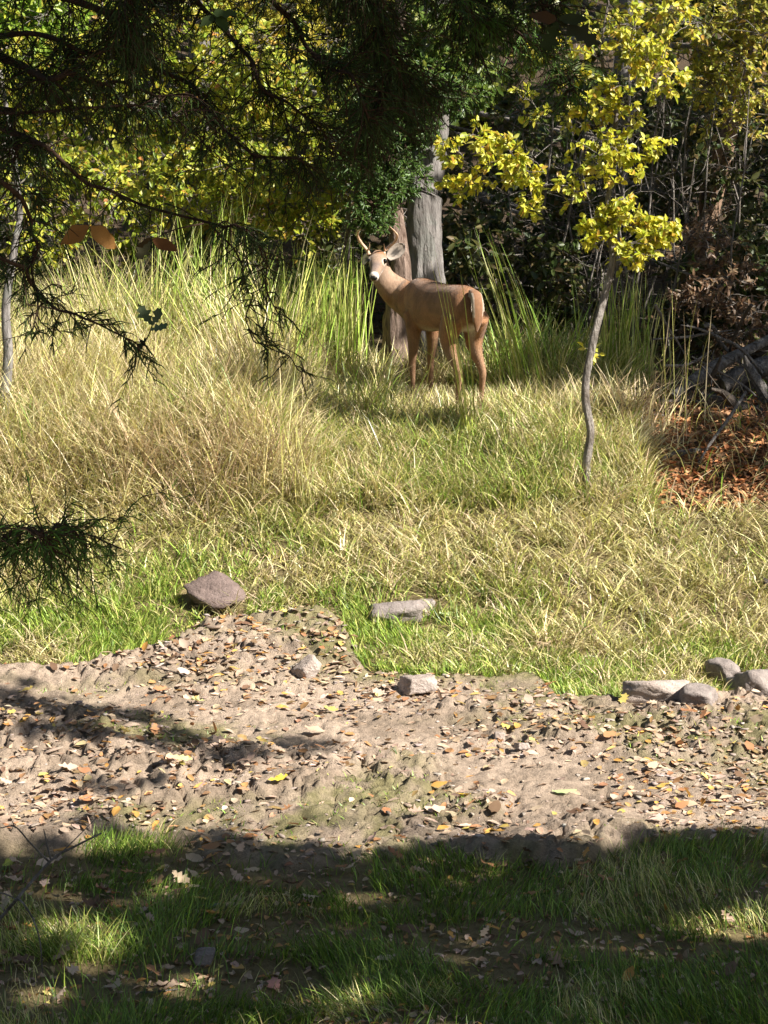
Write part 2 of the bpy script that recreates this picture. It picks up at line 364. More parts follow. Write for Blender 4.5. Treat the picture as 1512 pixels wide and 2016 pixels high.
# ------------------------------------------------------------------ rocks
def ico(sub):
    bm = bmesh.new(); bmesh.ops.create_icosphere(bm, subdivisions=sub, radius=1)
    V = np.array([v.co[:] for v in bm.verts]); T = np.array([[v.index for v in f.verts] for f in bm.faces]); bm.free(); return V, T
IV, IT = ico(4)
def rock(name, label, px, py, size, m, seed, rot=0, sink=.3, tilt=(0, 0), group=None, planes=10, boxy=True):
    r = np.random.default_rng(seed); n = nrm(r.normal(size=(planes, 3))); d = r.uniform(.5, .95, planes)
    if boxy: n = np.vstack([nrm(np.vstack([np.eye(3), -np.eye(3)]) + .22 * r.normal(size=(6, 3))), n[:5]]); d = np.concatenate([r.uniform(.5, .66, 6), r.uniform(.68, .85, 5)])
    dots = IV @ n.T; rad = np.min(np.where(dots > .12, d / np.maximum(dots, .12), 9), 1); rad = np.minimum(rad, 1.25)
    rad *= 1 + .11 * (fbm(IV[:, 0] * 3 + 7, IV[:, 1] * 3 + IV[:, 2] * 2, seed, 4) - .5) + .05 * (fbm(IV[:, 0] * 9, IV[:, 2] * 9 + IV[:, 1] * 5, seed + 3, 3) - .5)
    rg = lambda n: np.abs(2 * n - 1); rad *= 1 - .10 * (1 - rg(fbm(IV[:, 0] * 2.2 + IV[:, 2] * 3.1 + 5, IV[:, 1] * 2.5 - IV[:, 2] * 1.7, seed + 9, 3))) ** 4 + .05 * (vnoise(IV[:, 0] * 7 + IV[:, 1] * 5, IV[:, 2] * 8 - IV[:, 1] * 6, seed + 2) - .5)
    v = IV * rad[:, None]; v = v / np.abs(v).max(0) * A(*size) / 2
    p = Hs(G(px, py)); o = obj(name, mesh(name, v, None, IT, smooth=False), m, label=label, cat='rock', group=group)
    o.location = (p[0], p[1], p[2] + size[2] * (.5 - sink)); o.rotation_euler = (tilt[0], tilt[1], rot); return o
rock('rock', 'large brown angular rock sitting in grass at the bank foot', 412, 1192, (.43, .33, .275), M_rock, 5, .15, .25, (.05, .30), planes=9, boxy=False)
rock('rock', 'half buried grey rock with grass growing over its top', 775, 1215, (.34, .26, .17), M_grey, 9, .1, .35)
rock('rock', 'small grey stone in grass behind the half buried rock', 836, 1200, (.16, .14, .12), M_grey, 13, .5, .4)
rock('rock', 'rounded pale stone alone on the mud below the bank', 611, 1342, (.225, .17, .15), M_stone, 21, .1, .2, boxy=False)
rock('rock', 'flat squared tan slab lying on the mud beside the grass', 826, 1376, (.23, .17, .13), M_stone, 33, .2, .15, planes=8)
rock('rock', 'wide flat tan rock at the edge of the mud and grass', 1290, 1400, (.38, .26, .16), M_stone, 37, -.15, .12)
rock('rock', 'jagged grey stone on the mud in front of wide flat rock', 1372, 1418, (.25, .18, .14), M_grey, 44, -.2, .12)
rock('rock', 'biggest rounded grey rock in the grass by the mud edge', 1486, 1368, (.42, .34, .25), M_grey, 52, .2, .35, boxy=False)
rock('rock', 'grey rock leaning against the biggest rounded rock', 1418, 1338, (.20, .2, .17), M_grey, 58, .4, .3, boxy=False)
rock('rock', 'small pale grey stone standing in the cracked mud', 984, 1472, (.075, .06, .07), M_stone, 61, 0, .25)
rock('rock', 'small white grey pebble on mud beside a deep crack', 1025, 1495, (.085, .06, .045), M_stone, 64, .3, .25)
rock('rock', 'dark brown stone half hidden in straw grass', 1514, 1172, (.10, .1, .13), M_darkrock, 71, 0, .25)
rock('rock', 'dull purple grey stone in the shaded grass', 402, 1898, (.085, .07, .07), M_grey, 77, 0, .2)

# ------------------------------------------------------------------ the deer
hip = P(911, 812, 14.6); sho = P(828, 790, 15.20)
gz = float(H0(hip[0], hip[1])); gz2 = float(H0(sho[0], sho[1]))
hd = nrm((sho - hip) * A(1, 1, 0)); lf = A(-hd[1], hd[0], 0); WB = float(np.linalg.norm((sho - hip)[:2]))
print('wheelbase', WB, 'ground', gz, gz2)
def D(s, l, z):
    "deer coordinates: along the body from hip to shoulder, to its left, up"
    q = hip + hd * s + lf * l; g = gz + (gz2 - gz) * np.clip(s / WB, 0, 1); return A(q[0], q[1], g + z * 1.07)
db = Bag()
def loft(pts, hw, hh, n=26, k=20, ref=A(0, 0, 1), sup=2.0):
    p = spline(pts, n); u = np.linspace(0, 1, len(pts)); uu = np.linspace(0, 1, n)
    a_ = np.interp(uu, u, hw); b_ = np.interp(uu, u, hh)
    T = nrm(np.gradient(p, axis=0)); sd = nrm(np.cross(T, ref)); up = np.cross(sd, T); a = np.arange(k) * 2 * math.pi / k
    cs = np.sign(np.cos(a)) * np.abs(np.cos(a)) ** (2 / sup); sn = np.sign(np.sin(a)) * np.abs(np.sin(a)) ** (2 / sup)
    V = p[:, None] + (a_[:, None] * cs[None])[..., None] * sd[:, None] + (b_[:, None] * sn[None])[..., None] * up[:, None]
    V = np.concatenate([V.reshape(-1, 3), p[:1] - T[:1] * min(hw[0], hh[0]) * .5, p[-1:] + T[-1:] * min(hw[-1], hh[-1]) * .5])
    i = np.arange(n - 1)[:, None] * k; j = np.arange(k)[None]; j2 = (j + 1) % k
    q = np.stack([i + j, i + j2, i + k + j2, i + k + j], -1).reshape(-1, 4); m = n * k
    t = [[m, (x + 1) % k, x] for x in range(k)] + [[m + 1, (n - 1) * k + x, (n - 1) * k + (x + 1) % k] for x in range(k)]
    return V, q, np.array(t)
L_ = WB / .72
tor = [(-.165, .765, .03, .05), (-.15, .76, .07, .105), (-.10, .748, .112, .145), (-.02, .735, .132, .160), (.10, .728, .130, .158), (.25, .716, .128, .156), (.42, .702, .140, .168), (.56, .692, .140, .182), (.68, .692, .124, .184), (.78, .70, .104, .170), (.86, .70, .080, .135), (.92, .69, .05, .085)]
db.add(*loft([D(s * L_, 0, z) for s, z, a, b in tor], [a for *_, a, b in tor], [b for *_, b in tor], 40, 28))
# head and neck
poll = P(747, 505, 15.40); nosep = P(735.5, 548, 15.175); hdv = nosep - poll
print('head length', np.linalg.norm(hdv), 'poll height', poll[2] - gz2)
neck = [D(.70 * L_, 0, .64), P(793, 584, 15.42), P(768, 563, 15.45), P(753, 541, 15.44), poll + A(.0, .035, -.012)]
db.add(*loft(neck, [.10, .095, .074, .060, .045], [.14, .126, .100, .078, .052], 26, 20))
hs = [(-.12, -.005, .028, .028), (-.05, -.004, .050, .052), (.12, .0, .061, .062), (.30, .0, .064, .066), (.46, -.004, .051, .059), (.62, -.006, .039, .050), (.80, -.004, .034, .042), (.93, -.003, .033, .037), (1.0, -.002, .026, .028)]
hu = nrm(np.cross(nrm(np.cross(hdv, A(0, 0, 1))), hdv))            # head up
hr = nrm(np.cross(hdv, hu))                                         # head's right-hand side vector
db.add(*loft([poll + hdv * s + hu * c for s, c, a, b in hs], [a for *_, a, b in hs], [b for *_, b in hs], 30, 22, hu, 2.3))
for sg in (-1, 1):                                                   # orbital ridge
    c = poll + hdv * .30 + hr * sg * .052 + hu * .030
    db.add(*loft([c - hdv * .13, c, c + hdv * .12], [.012, .02, .008], [.010, .016, .006], 8, 12, hu))
# legs
def leg(pts, rs, rl=1.15): db.add(*loft(pts, rs, [r * rl for r in rs], 30, 14, hd))
def hindleg(l, ds, fl):
    leg([D(-.03 + ds, l * .9, .70), D(.035 + ds, l, .56), D(.00 + ds, l * 1.0, .455), D(-.075 + ds, l * .98, .375), D(-.105 + ds, l * .95, .325), D(-.100 + ds, l * .93, .24), D(-.088 + ds, l * .92, .12), D(-.075 + ds, l * .92, .062), D(-.045 + ds, l * .92, .015)],
        [.080, .066, .042, .026, .025, .0175, .016, .020, .019], 1.5 if False else 1.35)
hindleg(.085, .015, 0); hindleg(-.085, -.03, 0)
for l, ds in ((.085, -.02), (-.085, .02)):
    b = .70 * L_ + ds
    leg([D(b + .01, l * 1.0, .64), D(b - .02, l * 1.0, .52), D(b - .012, l * 1.0, .40), D(b + .005, l * .98, .315), D(b + .004, l * .97, .285), D(b - .002, l * .96, .19), D(b, l * .95, .085), D(b + .008, l * .95, .058), D(b + .03, l * .95, .015)],
        [.062, .052, .036, .026, .026, .0175, .0165, .021, .019], 1.15)
raw = obj('raw', db.build('raw')); md = raw.modifiers.new('r', 'REMESH'); md.mode = 'VOXEL'; md.voxel_size = .0075
bpy.context.view_layer.update(); dg = bpy.context.evaluated_depsgraph_get()
bm_ = bpy.data.meshes.new_from_object(raw.evaluated_get(dg)); bpy.data.objects.remove(raw)
V = np.empty(len(bm_.vertices) * 3, np.float32); bm_.vertices.foreach_get('co', V); V = V.reshape(-1, 3).astype(float)
E = np.empty(len(bm_.edges) * 2, np.int32); bm_.edges.foreach_get('vertices', E); E = E.reshape(-1, 2)
hw_ = np.clip(np.linalg.norm(V - (poll + hdv * .4), axis=1) / .2 - .4, 0, 1)        # smooth the head less than the body
legm = np.clip((V[:, 2] - gz - .40) / .1, 0, 1)
for _ in range(7):
    sm = np.zeros_like(V); ct = np.zeros(len(V)); np.add.at(sm, E[:, 0], V[E[:, 1]]); np.add.at(sm, E[:, 1], V[E[:, 0]]); np.add.at(ct, E.ravel(), 1)
    V += (.55 * (.25 + .75 * np.minimum(hw_, legm + .1)))[:, None] * (sm / np.maximum(ct, 1)[:, None] - V)
fq = np.array([list(p.vertices) for p in bm_.polygons if len(p.vertices) == 4]); ft = [list(p.vertices) for p in bm_.polygons if len(p.vertices) == 3]
# coat colours, from where each hair grows
rel = V - hip; s_ = rel @ hd / L_; l_ = rel @ lf; z_ = (V[:, 2] - (gz + (gz2 - gz) * np.clip(s_ / .72, 0, 1))) / 1.07
nz = fbm(s_ * 14 + 3, z_ * 14 + l_ * 9, 5, 4)
C = np.tile(A(.25, .122, .056), (len(V), 1)) * (.55 + .90 * nz)[:, None]
def blend(c, w):
    global C
    C = C + (A(*c) - C) * np.clip(w, 0, 1)[:, None]
blend((.20, .10, .048), np.clip((z_ - .83) / .06, 0, 1) * .6)                                       # darker back
blend((.46, .37, .25), np.clip((.585 - z_) / .05, 0, 1) * np.clip((s_ - .06) / .08, 0, 1) * np.clip((.58 - s_) / .1, 0, 1) * np.clip((z_ - .47) / .03, 0, 1))     # cream belly
blend((.25, .14, .075), np.clip((.52 - z_) / .06, 0, 1)); blend((.18, .105, .06), np.clip((.25 - z_) / .15, 0, 1))
inner = np.clip((.06 - np.abs(l_)) / .03, 0, 1)
blend((.52, .46, .38), np.clip((.66 - z_) / .05, 0, 1) * np.clip((z_ - .42) / .05, 0, 1) * np.clip((-.02 - s_) / .05, 0, 1) * inner)
hp = V - poll; t_ = hp @ hdv / (hdv @ hdv); hu_ = hp @ hu; hr_ = hp @ hr; hdm = np.clip((.16 - np.linalg.norm(V - (poll + hdv * .45), axis=1)) / .03, 0, 1)
nk = np.linalg.norm(V[:, None] - spline(neck[1:], 20)[None], axis=2).min(1); nkm = np.clip((.13 - nk) / .03, 0, 1) * np.clip((z_ - .70) / .08, 0, 1) * np.clip((.215 - V[:, 0]) / .05, 0, 1)
blend((.31, .208, .142), nkm * .9); blend((.66, .54, .42), nkm * np.clip((s_ - .90) / .1, 0, 1) * .0)
blend((.27, .185, .13), hdm); blend((.27, .13, .06), hdm * np.clip((.24 - t_) / .1, 0, 1) * np.clip((hu_ - .02) / .03, 0, 1))
blend((.165, .12, .10), hdm * np.clip((t_ - .45) / .12, 0, 1) * np.clip((hu_ - .02) / .02, 0, 1))
blend((.62, .56, .50), hdm * np.clip((t_ - .86) / .03, 0, 1)); blend((.58, .50, .43), hdm * np.clip((-.018 - hu_) / .012, 0, 1) * np.clip((t_ - .45) / .1, 0, 1))
for sg in (-1, 1):
    ec = poll + hdv * .37 + hr * sg * .056 + hu * .024; blend((.60, .50, .41), hdm * np.clip((.030 - np.linalg.norm(V - ec, axis=1)) / .008, 0, 1))
bag = Bag(); bag.add(V, q=fq, t=ft, c=C)
# ears, grown from the body mesh: a cupped leaf shape with thickness
def ear(base, tip, wvec, open_, wid, colin, colout):
    n, m = 13, 9; u = np.linspace(0, 1, n)[:, None]; v = np.linspace(-1, 1, m)[None]
    prof = np.interp(u, [0, .15, .4, .65, .85, .95, 1], [.42, .72, 1, .96, .66, .36, .06]); ax = tip - base
    p = base + ax * u[..., None] + wvec * (prof * v * wid)[..., None] + open_ * ((v ** 2 - .75) * prof * wid * .75 * (1 - .45 * u))[..., None]
    inn = p; out = p - open_ * .005 + 0
    V = np.concatenate([inn.reshape(-1, 3), out.reshape(-1, 3)]); i = (np.arange(n - 1)[:, None] * m + np.arange(m - 1)[None]).ravel()
    q = np.stack([i, i + 1, i + m + 1, i + m], -1); q2 = q[:, ::-1] + n * m
    edge = np.concatenate([np.arange(n) * m, (n - 1) * m + np.arange(1, m), (np.arange(n - 1)[::-1]) * m + m - 1])
    qe = np.stack([edge[:-1], edge[1:], edge[1:] + n * m, edge[:-1] + n * m], -1)
    un = np.repeat(np.linspace(0, 1, n), m); vn = np.tile(np.abs(np.linspace(-1, 1, m)), n)
    dark = np.clip(1 - np.hypot((un - .45) / .36, (vn - .18) / .38), 0, 1)[:, None]; rim = np.clip((np.maximum(vn, un) - .84) / .1, 0, 1)[:, None]
    ci = A(*colin) * (1 - .85 * np.clip(dark * 2.2, 0, 1)) * (1 - .6 * rim) * (.85 + .3 * rng.random((n * m, 1)))
    bag.add(V, q=np.concatenate([q, q2, qe]), c=np.concatenate([ci, np.tile(A(*colout), (n * m, 1))]))
e0 = P(764, 509, 15.385); e1 = P(796, 480, 15.42)
ear(e0, e1, nrm(P(800, 505, 15.36) - P(768, 476, 15.36)), nrm(A(-.15, -1, .1)), .052, (.33, .28, .235), (.20, .12, .07))
e0 = P(725, 508, 15.41); e1 = P(712, 513, 15.56)
ear(e0, e1, nrm(A(.1, .2, 1)), nrm(A(-.6, .75, 0)), .042, (.6, .5, .42), (.40, .23, .13))
deer = obj('deer', None, label='young whitetail buck with short antlers standing on the grassy bank', cat='deer', loc=hip)
org = tuple(hip)
body = obj('body', bag.build('body', org, True), M_fur, deer)
# short hair over the body
body_me = body.data; nb_ = len(V); N_ = np.empty(len(body_me.vertices) * 3, np.float32); body_me.vertices.foreach_get('normal', N_); N_ = N_.reshape(-1, 3)[:nb_].astype(float)
k = rng.choice(nb_, min(nb_, 26000), replace=False); flow = nrm(-hd * .8 + A(0, 0, -.55)); fl = np.where(legm[k, None] > .3, flow, A(0, 0, -1)); tg = nrm(fl - (fl * N_[k]).sum(-1, keepdims=True) * N_[k])
inh = hw_[k] < .55; hl = np.where(inh, .006, .013) * U(.7, 1.3, len(k)); dv = nrm(tg * 1.0 + N_[k] * .32 + .18 * rng.normal(size=(len(k), 3)))
sd = nrm(np.cross(dv, N_[k])); r0 = V[k] - N_[k] * .001; hv = np.stack([r0 - sd * .0022, r0 + sd * .0022, r0 + dv * hl[:, None]], 1)
hb = Bag(); hb.add(hv, t=np.arange(len(k) * 3), c=np.repeat(C[k] * U(.75, 1.3, (len(k), 1)), 3, 0)); obj('hair', hb.build('hair', org), M_fur, deer, kind='stuff')
for sg in (-1, 1):
    c = poll + hdv * .36 + hr * sg * .0565 + hu * .028
    v = IV[:, :] * .018; obj('eye', mesh('eye', v @ np.eye(3) + c - hip, None, IT, smooth=True), M_eye, deer)
c = poll + hdv * 1.0; v = (IV[:, :1] * .027 * hr + IV[:, 1:2] * .014 * nrm(hdv) + IV[:, 2:] * .022 * hu) * (1 - .15 * (IV[:, 2:] < -.2)); obj('nose', mesh('nose', v + c - hip, None, IT, smooth=True), M_nose, deer)
def antler(pts, tine):
    b = Bag(); p = spline([P(x, y, d) for x, y, d in pts], 26); r = np.interp(np.linspace(0, 1, 26), [0, .06, .3, .8, 1], [.0165, .0125, .0115, .008, .002])
    r *= 1 + .07 * rng.normal(size=26); v, q = tubes(p, r, 9); b.add(v, q=q); pt = spline([P(x, y, d) for x, y, d in tine], 8); v, q = tubes(pt, np.linspace(.0085, .0015, 8), 7); b.add(v, q=q)
    obj('antler', b.build('antler', org, True), M_antler, deer)
antler([(727, 502, 15.37), (723, 493, 15.38), (711, 478, 15.37), (704.5, 466, 15.33), (705.5, 456, 15.27), (711, 450.5, 15.20)], [(723, 494, 15.37), (727, 487, 15.34), (727.5, 479, 15.32)])
antler([(755, 500, 15.37), (758, 493, 15.38), (768, 484, 15.38), (778, 475, 15.36), (782, 465, 15.31), (778, 457, 15.26), (767, 445.5, 15.18)], [(758, 493, 15.37), (757, 487, 15.34), (756, 479.5, 15.32)])
# tail: brown outside, white fringe
tb = Bag(); tp = [D(-.14 * L_, .0, .85), D(-.19, 0, .83), D(-.212, 0, .76), D(-.210, .0, .67), D(-.195, 0, .60)]
v, q, t = loft(tp, [.03, .040, .043, .036, .008], [.02, .022, .02, .016, .006], 24, 14, hd); lt = np.abs((v - hip) @ lf); 
cl = np.where((lt > .034)[:, None], A(.46, .39, .32), A(.20, .10, .05)) * U(.85, 1.15, (len(v), 1)); tb.add(v, q=q, t=t, c=cl)
for sg in (-1, 1):
    n = 70; u = U(.05, .55, n); p = spline(tp, 60)[(u * 59).astype(int)] + lf * sg * np.interp(u, [0, .5, 1], [.03, .04, .012])[:, None]
    dv = nrm(A(0, 0, -1) + lf * sg * .35 + .12 * rng.normal(size=(n, 3))); s2 = nrm(np.cross(dv, hd))
    tb.add(np.stack([p - s2 * .004, p + s2 * .004, p + dv * U(.02, .035, (n, 1))], 1), t=np.arange(n * 3), c=A(.50, .43, .36))
obj('tail', tb.build('tail', org, True), M_fur, deer)
for pt in (D(-.035 + .015, .078, .012), D(-.035 - .03, -.078, .012), D(.70 * L_ + .02, .081, .012), D(.70 * L_ + .06, -.081, .012)):
    v = np.concatenate([np.array([[x * w, y * w, z] for x in (-1, 1) for y in (-1, 1)]) for z, w in ((-.03, 1), (.03, .75))]) * A(.024, .028, 1)
    v = v[:, :1] * lf + v[:, 1:2] * hd + v[:, 2:] * A(0, 0, 1) + pt - hip
    obj('hoof', mesh('hoof', v, [[0, 2, 3, 1], [4, 5, 7, 6], [0, 1, 5, 4], [2, 6, 7, 3], [0, 4, 6, 2], [1, 3, 7, 5]]), M_hoof, deer)

# ------------------------------------------------------------------ trees
def bent(a, b, n, amp, sag=0):
    "m curved limbs from a to b, n points each"
    a = np.asarray(a, float).reshape(-1, 3); b = np.asarray(b, float).reshape(-1, 3); m = len(a)
    u = np.linspace(0, 1, n)[None, :, None]; L = np.linalg.norm(b - a, axis=1)[:, None, None]
    mid = rng.normal(size=(m, 1, 3)) * amp * L + A(0, 0, sag) * L
    w = rng.normal(size=(m, n, 3)) * amp * .22 * L; w[:, 0] = 0; w[:, -1] = 0
    return a[:, None] * (1 - u) + b[:, None] * u + mid * 4 * u * (1 - u) + w
def gscale(a): return a
def tree(name, label, path, radii, clusters, pal, palw=None, leaf=(.05, .026), bark=None, tw=None, limb=.022, sides=12, group=None, cat='tree', lmat=None, twper=9, keep=None, single=0, upb=.5, trough=None, twr=.0028, trunkname='trunk'):
    bark = bark or M_twig; lmat = lmat or M_leaf
    path = np.asarray(path, float); tp = spline(path, max(12, len(path) * 7)); org = path[0]
    tr = np.interp(np.linspace(0, 1, len(tp)), np.linspace(0, 1, len(radii)), radii)
    root = obj(name, None, label=label, cat=cat, group=group, loc=org)
    b = Bag(); v, q = tubes(tp, tr, sides, trough); b.add(v, q=q); obj(trunkname, b.build(trunkname, org, True), bark, root)
    cl = np.asarray(clusters, float).reshape(-1, 5); lb = Bag()
    order = np.argsort([np.linalg.norm(tp - c[:3], axis=1).min() for c in cl]); cl = cl[order]
    cand = tp.copy(); crad = tr.copy(); lp = np.zeros((len(cl), 9, 3)); lr = np.zeros((len(cl), 9))
    for j, c in enumerate(cl):                                       # each limb leaves the trunk or the nearest limb already grown
        dist = np.linalg.norm(cand - c[:3], axis=1); pen = dist + 1.2 * np.maximum(0, cand[:, 2] - c[2] + .15 * dist); i0 = np.argmin(pen)
        p = bent(cand[i0], c[:3], 9, .085, .06)[0]; r0 = min(limb * (.16 + .42 * dist[i0]), crad[i0] * .72); r = r0 * np.linspace(1, .30, 9) + .001
        lp[j] = p; lr[j] = r; cand = np.vstack([cand, p[2:]]); crad = np.concatenate([crad, r[2:]])
    v, q = tubes(lp, lr, 6); lb.add(v, q=q)
    kt = np.maximum(3, (cl[:, 4] / twper).astype(int)); ci = np.repeat(np.arange(len(cl)), kt)
    u = U(.62, 1, len(ci)); k0 = np.minimum((u * 8).astype(int), 7); p0 = lp[ci, k0] + (lp[ci, k0 + 1] - lp[ci, k0]) * (u * 8 - k0)[:, None]
    e = cl[ci, :3] + rand_dirs(len(ci)) * (cl[ci, 3] * U(.35, 1, len(ci)) ** .5)[:, None] * A(1, 1, .75)
    tpth = bent(p0, e, 5, .10, .03); v, q = tubes(tpth, np.full(len(ci), 1.)[:, None] * np.linspace(twr * 1.6, twr * .5, 5)[None], 4); lb.add(v, q=q)
    obj('limbs', lb.build('limbs', org, True), tw or bark, root)
    # leaves sit along the outer part of the twigs
    nl = cl[:, 4].astype(int); per = np.maximum(1, np.ceil(nl / kt).astype(int)); ti = np.repeat(np.arange(len(ci)), per[ci]); n = len(ti)
    u = U(.25, 1, n) ** .7 * 3.999; k0 = u.astype(int); f = (u - k0)[:, None]; pp = tpth[ti, k0] * (1 - f) + tpth[ti, k0 + 1] * f
    ax = nrm(tpth[ti, 4] - tpth[ti, 0]); dd = nrm(ax * .6 + rand_dirs(n) * .9 + A(0, 0, -.15)); no = nrm(rand_dirs(n) * .8 + A(0, 0, upb) + S * .65)
    L = leaf[0] * U(.65, 1.25, n); Wd = leaf[1] * U(.75, 1.2, n); col = palette(pal, n, palw)
    if keep is not None:
        kk = keep(pp); pp, dd, no, L, Wd, col = pp[kk], dd[kk], no[kk], L[kk], Wd[kk], col[kk]; n = len(pp)
    if single:
        qx, qy = proj(pp); vis = np.where((qx > 5) & (qx < 1507) & (qy > 5) & (qy < 2010))[0]; sel = vis[np.argsort(-L[vis] * U(.8, 1.2, len(vis)))][:single]
        for j in sel:
            g = Bag(); leaves(np.zeros((1, 3)), dd[j:j + 1], no[j:j + 1], L[j], Wd[j], col[j:j + 1], g); obj('leaf', g.build('leaf'), lmat, root, loc=pp[j] - org)
        rest = np.ones(n, bool); rest[sel] = False; pp, dd, no, L, Wd, col = pp[rest], dd[rest], no[rest], L[rest], Wd[rest], col[rest]
    if len(pp):
        g = Bag(); leaves(pp, dd, no, L, Wd, col, g); obj('crown', g.build('crown', org), lmat, root, kind='stuff')
    return root
def blob(cx, cy, Y, rx, ry, rd, n, r, per):
    "n leaf clusters filling an ellipsoid given by photo pixels and a distance"
    c = P(cx, cy, Y); s = Y / F; d = rand_dirs(n) * U(.15, 1, (n, 1)) ** .5
    return np.concatenate([c + d * A(rx * s, rd, ry * s), U(.75, 1.3, (n, 1)) * r, np.full((n, 1), per) * U(.7, 1.3, (n, 1))], 1)
def ridged(seed, f=7, amp=.22):
    def g(a, n):
        z = np.arange(n)[:, None]; aa = a[None] + .25 * np.sin(z * .35)
        return (1 + amp * (fbm(np.cos(aa) * f * .5 + 9, np.sin(aa) * f * .5 + z * .10, seed, 4) - .5) * 2)[None]
    return g
YG = [(.48, .50, .05), (.34, .43, .045), (.62, .58, .09), (.22, .31, .04), (.50, .33, .05), (.52, .22, .06)]
YGw = (5, 5, 3, 4, 1, .4)
GR = [(.07, .13, .025), (.11, .18, .035), (.16, .22, .04), (.24, .27, .05)]
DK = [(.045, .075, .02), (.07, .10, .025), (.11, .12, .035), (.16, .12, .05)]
YL = [(.66, .60, .05), (.54, .55, .05), (.68, .64, .16), (.36, .43, .045), (.58, .36, .07)]
YLw = (5, 4, 3, 4, 1.2)
# two trunks behind the deer
pA = [P(843, 720, 16.3) - A(0, 0, .1), P(840, 600, 16.3), P(834, 500, 16.32), P(836, 400, 16.35), P(850, 280, 16.45), P(858, 150, 16.5), P(858, -60, 16.6), P(845, -420, 16.8), P(870, -900, 17)]
cA = np.concatenate([blob(880, 110, 16.0, 120, 110, .25, 18, .22, 90), blob(860, -380, 16.8, 420, 250, 1.5, 26, .5, 110), blob(700, 60, 17.2, 170, 110, .6, 9, .36, 90)])
tree('oak_tree', 'grey barked tree trunk rising just behind the deer', pA, [.17, .145, .13, .125, .12, .115, .10, .08, .05], cA, GR, None, (.085, .045), M_trunk, M_twig, .03, 36, trough=ridged(3, 9, .34))
pB = [P(780, 735, 15.95) - A(0, 0, .1), P(779, 640, 15.95), P(790, 540, 15.98), P(780, 430, 16.05), P(775, 300, 16.1), P(790, 100, 16.2), P(780, -200, 16.3), P(760, -600, 16.5)]
cB = np.concatenate([blob(735, 340, 15.72, 65, 110, .18, 34, .17, 240), blob(800, 190, 15.8, 110, 100, .2, 30, .18, 230), blob(815, 330, 15.95, 30, 60, .12, 4, .11, 110), blob(760, -300, 16.3, 240, 220, 1.0, 14, .45, 110), blob(740, 260, 16.4, 70, 110, .3, 6, .26, 80)])
tree('cedar_tree', 'reddish stringy barked trunk between the deer neck and grey trunk', pB, [.115, .092, .075, .055, .045, .04, .035, .02], cB, [(.05, .10, .02), (.08, .15, .03), (.12, .2, .04)], None, (.05, .011), M_pinkbark, M_darktwig, .02, 30, trough=ridged(8, 11, .4))
# crooked yellow sapling
b0 = G(1158, 985); pS = [b0 - A(0, 0, .05), P(1154, 920, b0[1]), P(1163, 850, b0[1] + .01), P(1152, 770, b0[1] + .02), P(1166, 680, b0[1] + .05), P(1188, 590, b0[1] + .08), P(1206, 510, b0[1] + .1), P(1196, 420, b0[1] + .12), P(1206, 300, b0[1] + .15), P(1212, 200, b0[1] + .18), P(1185, 120, b0[1] + .2), P(1195, 20, b0[1] + .25), P(1215, -90, b0[1] + .3)]
YS = b0[1] + .1
cS = []
for x, y, rx, ry, rd, n, r, per in [(940, 285, 75, 35, .18, 9, .10, 15), (1010, 320, 70, 40, .2, 9, .10, 15), (900, 345, 50, 45, .15, 7, .10, 14), (1050, 370, 55, 30, .15, 5, .09, 11), (1125, 370, 55, 40, .15, 5, .08, 9),
                                    (1240, 470, 80, 45, .2, 15, .10, 16), (1285, 450, 45, 30, .1, 5, .09, 13), (1180, 440, 45, 30, .1, 6, .08, 12), (1255, 510, 45, 22, .1, 4, .08, 12), (1250, 280, 55, 55, .15, 9, .10, 13), (1300, 275, 22, 25, .08, 2, .08, 10),
                                    (1200, 210, 60, 40, .2, 8, .10, 14), (1160, 180, 60, 35, .2, 6, .09, 11), (1290, 150, 60, 40, .2, 9, .11, 15), (1200, 60, 80, 45, .3, 8, .12, 13), (1120, 100, 60, 40, .2, 5, .1, 10), (1170, 690, 22, 12, .05, 2, .05, 3), (1215, 340, 60, 60, .15, 7, .10, 13), (1150, 290, 60, 60, .2, 6, .10, 12), (1225, 410, 60, 40, .12, 6, .09, 13), (1080, 210, 80, 50, .2, 6, .1, 11), (1300, 60, 90, 50, .3, 8, .12, 14), (1040, 420, 40, 20, .1, 3, .08, 9), (1320, 465, 25, 25, .08, 3, .08, 12)]:
    cS.append(blob(x, y, YS, rx, ry, rd, int(n * 1.25) + 1, r, per * 1.75))
tree('sapling', 'crooked grey sapling with bright yellow leaves right of the deer', pS, [.030, .027, .026, .026, .025, .024, .021, .018, .015, .013, .011, .008, .004], np.concatenate(cS), YL, YLw, (.050, .029), M_twig, None, .011, 16, twper=7, single=300, trough=ridged(41, 7, .28), twr=.0022, upb=.3)
# yellow-green shrubs at the left and the trees that close the view behind
def shrub(name, label, base, spec, pal, palw, leaf, group=None, single=0, top=None, rad=.05, bark=None, cat='shrub', **kw):
    g = G(*base) if len(base) == 2 else np.array([base[0], base[1], H0(base[0], base[1])])
    cl = np.concatenate([blob(*s) for s in spec]); m = cl[:, :3].mean(0)
    t = m if top is None else top; p = [g - A(0, 0, .05), g * .65 + t * .35 + A(U(-.1, .1), U(-.1, .1), 0), g * .3 + t * .7 + A(U(-.1, .1), U(-.1, .1), 0), t]
    return tree(name, label, p, [rad, rad * .8, rad * .55, rad * .3], cl, pal, palw, leaf, bark or M_twig, None, .02, 9, group, cat, single=single, **kw)
shrub('shrub', 'yellow green leafy shrub with orange leaves behind tall grass', (150, 700), [(330, 370, 16.6, 330, 95, .5, 42, .26, 105), (560, 370, 16.4, 120, 70, .4, 10, .22, 70), (90, 430, 16.4, 110, 90, .4, 10, .22, 50), (620, 430, 16.3, 60, 30, .2, 4, .16, 50)], YG, YGw, (.055, .030), single=300)
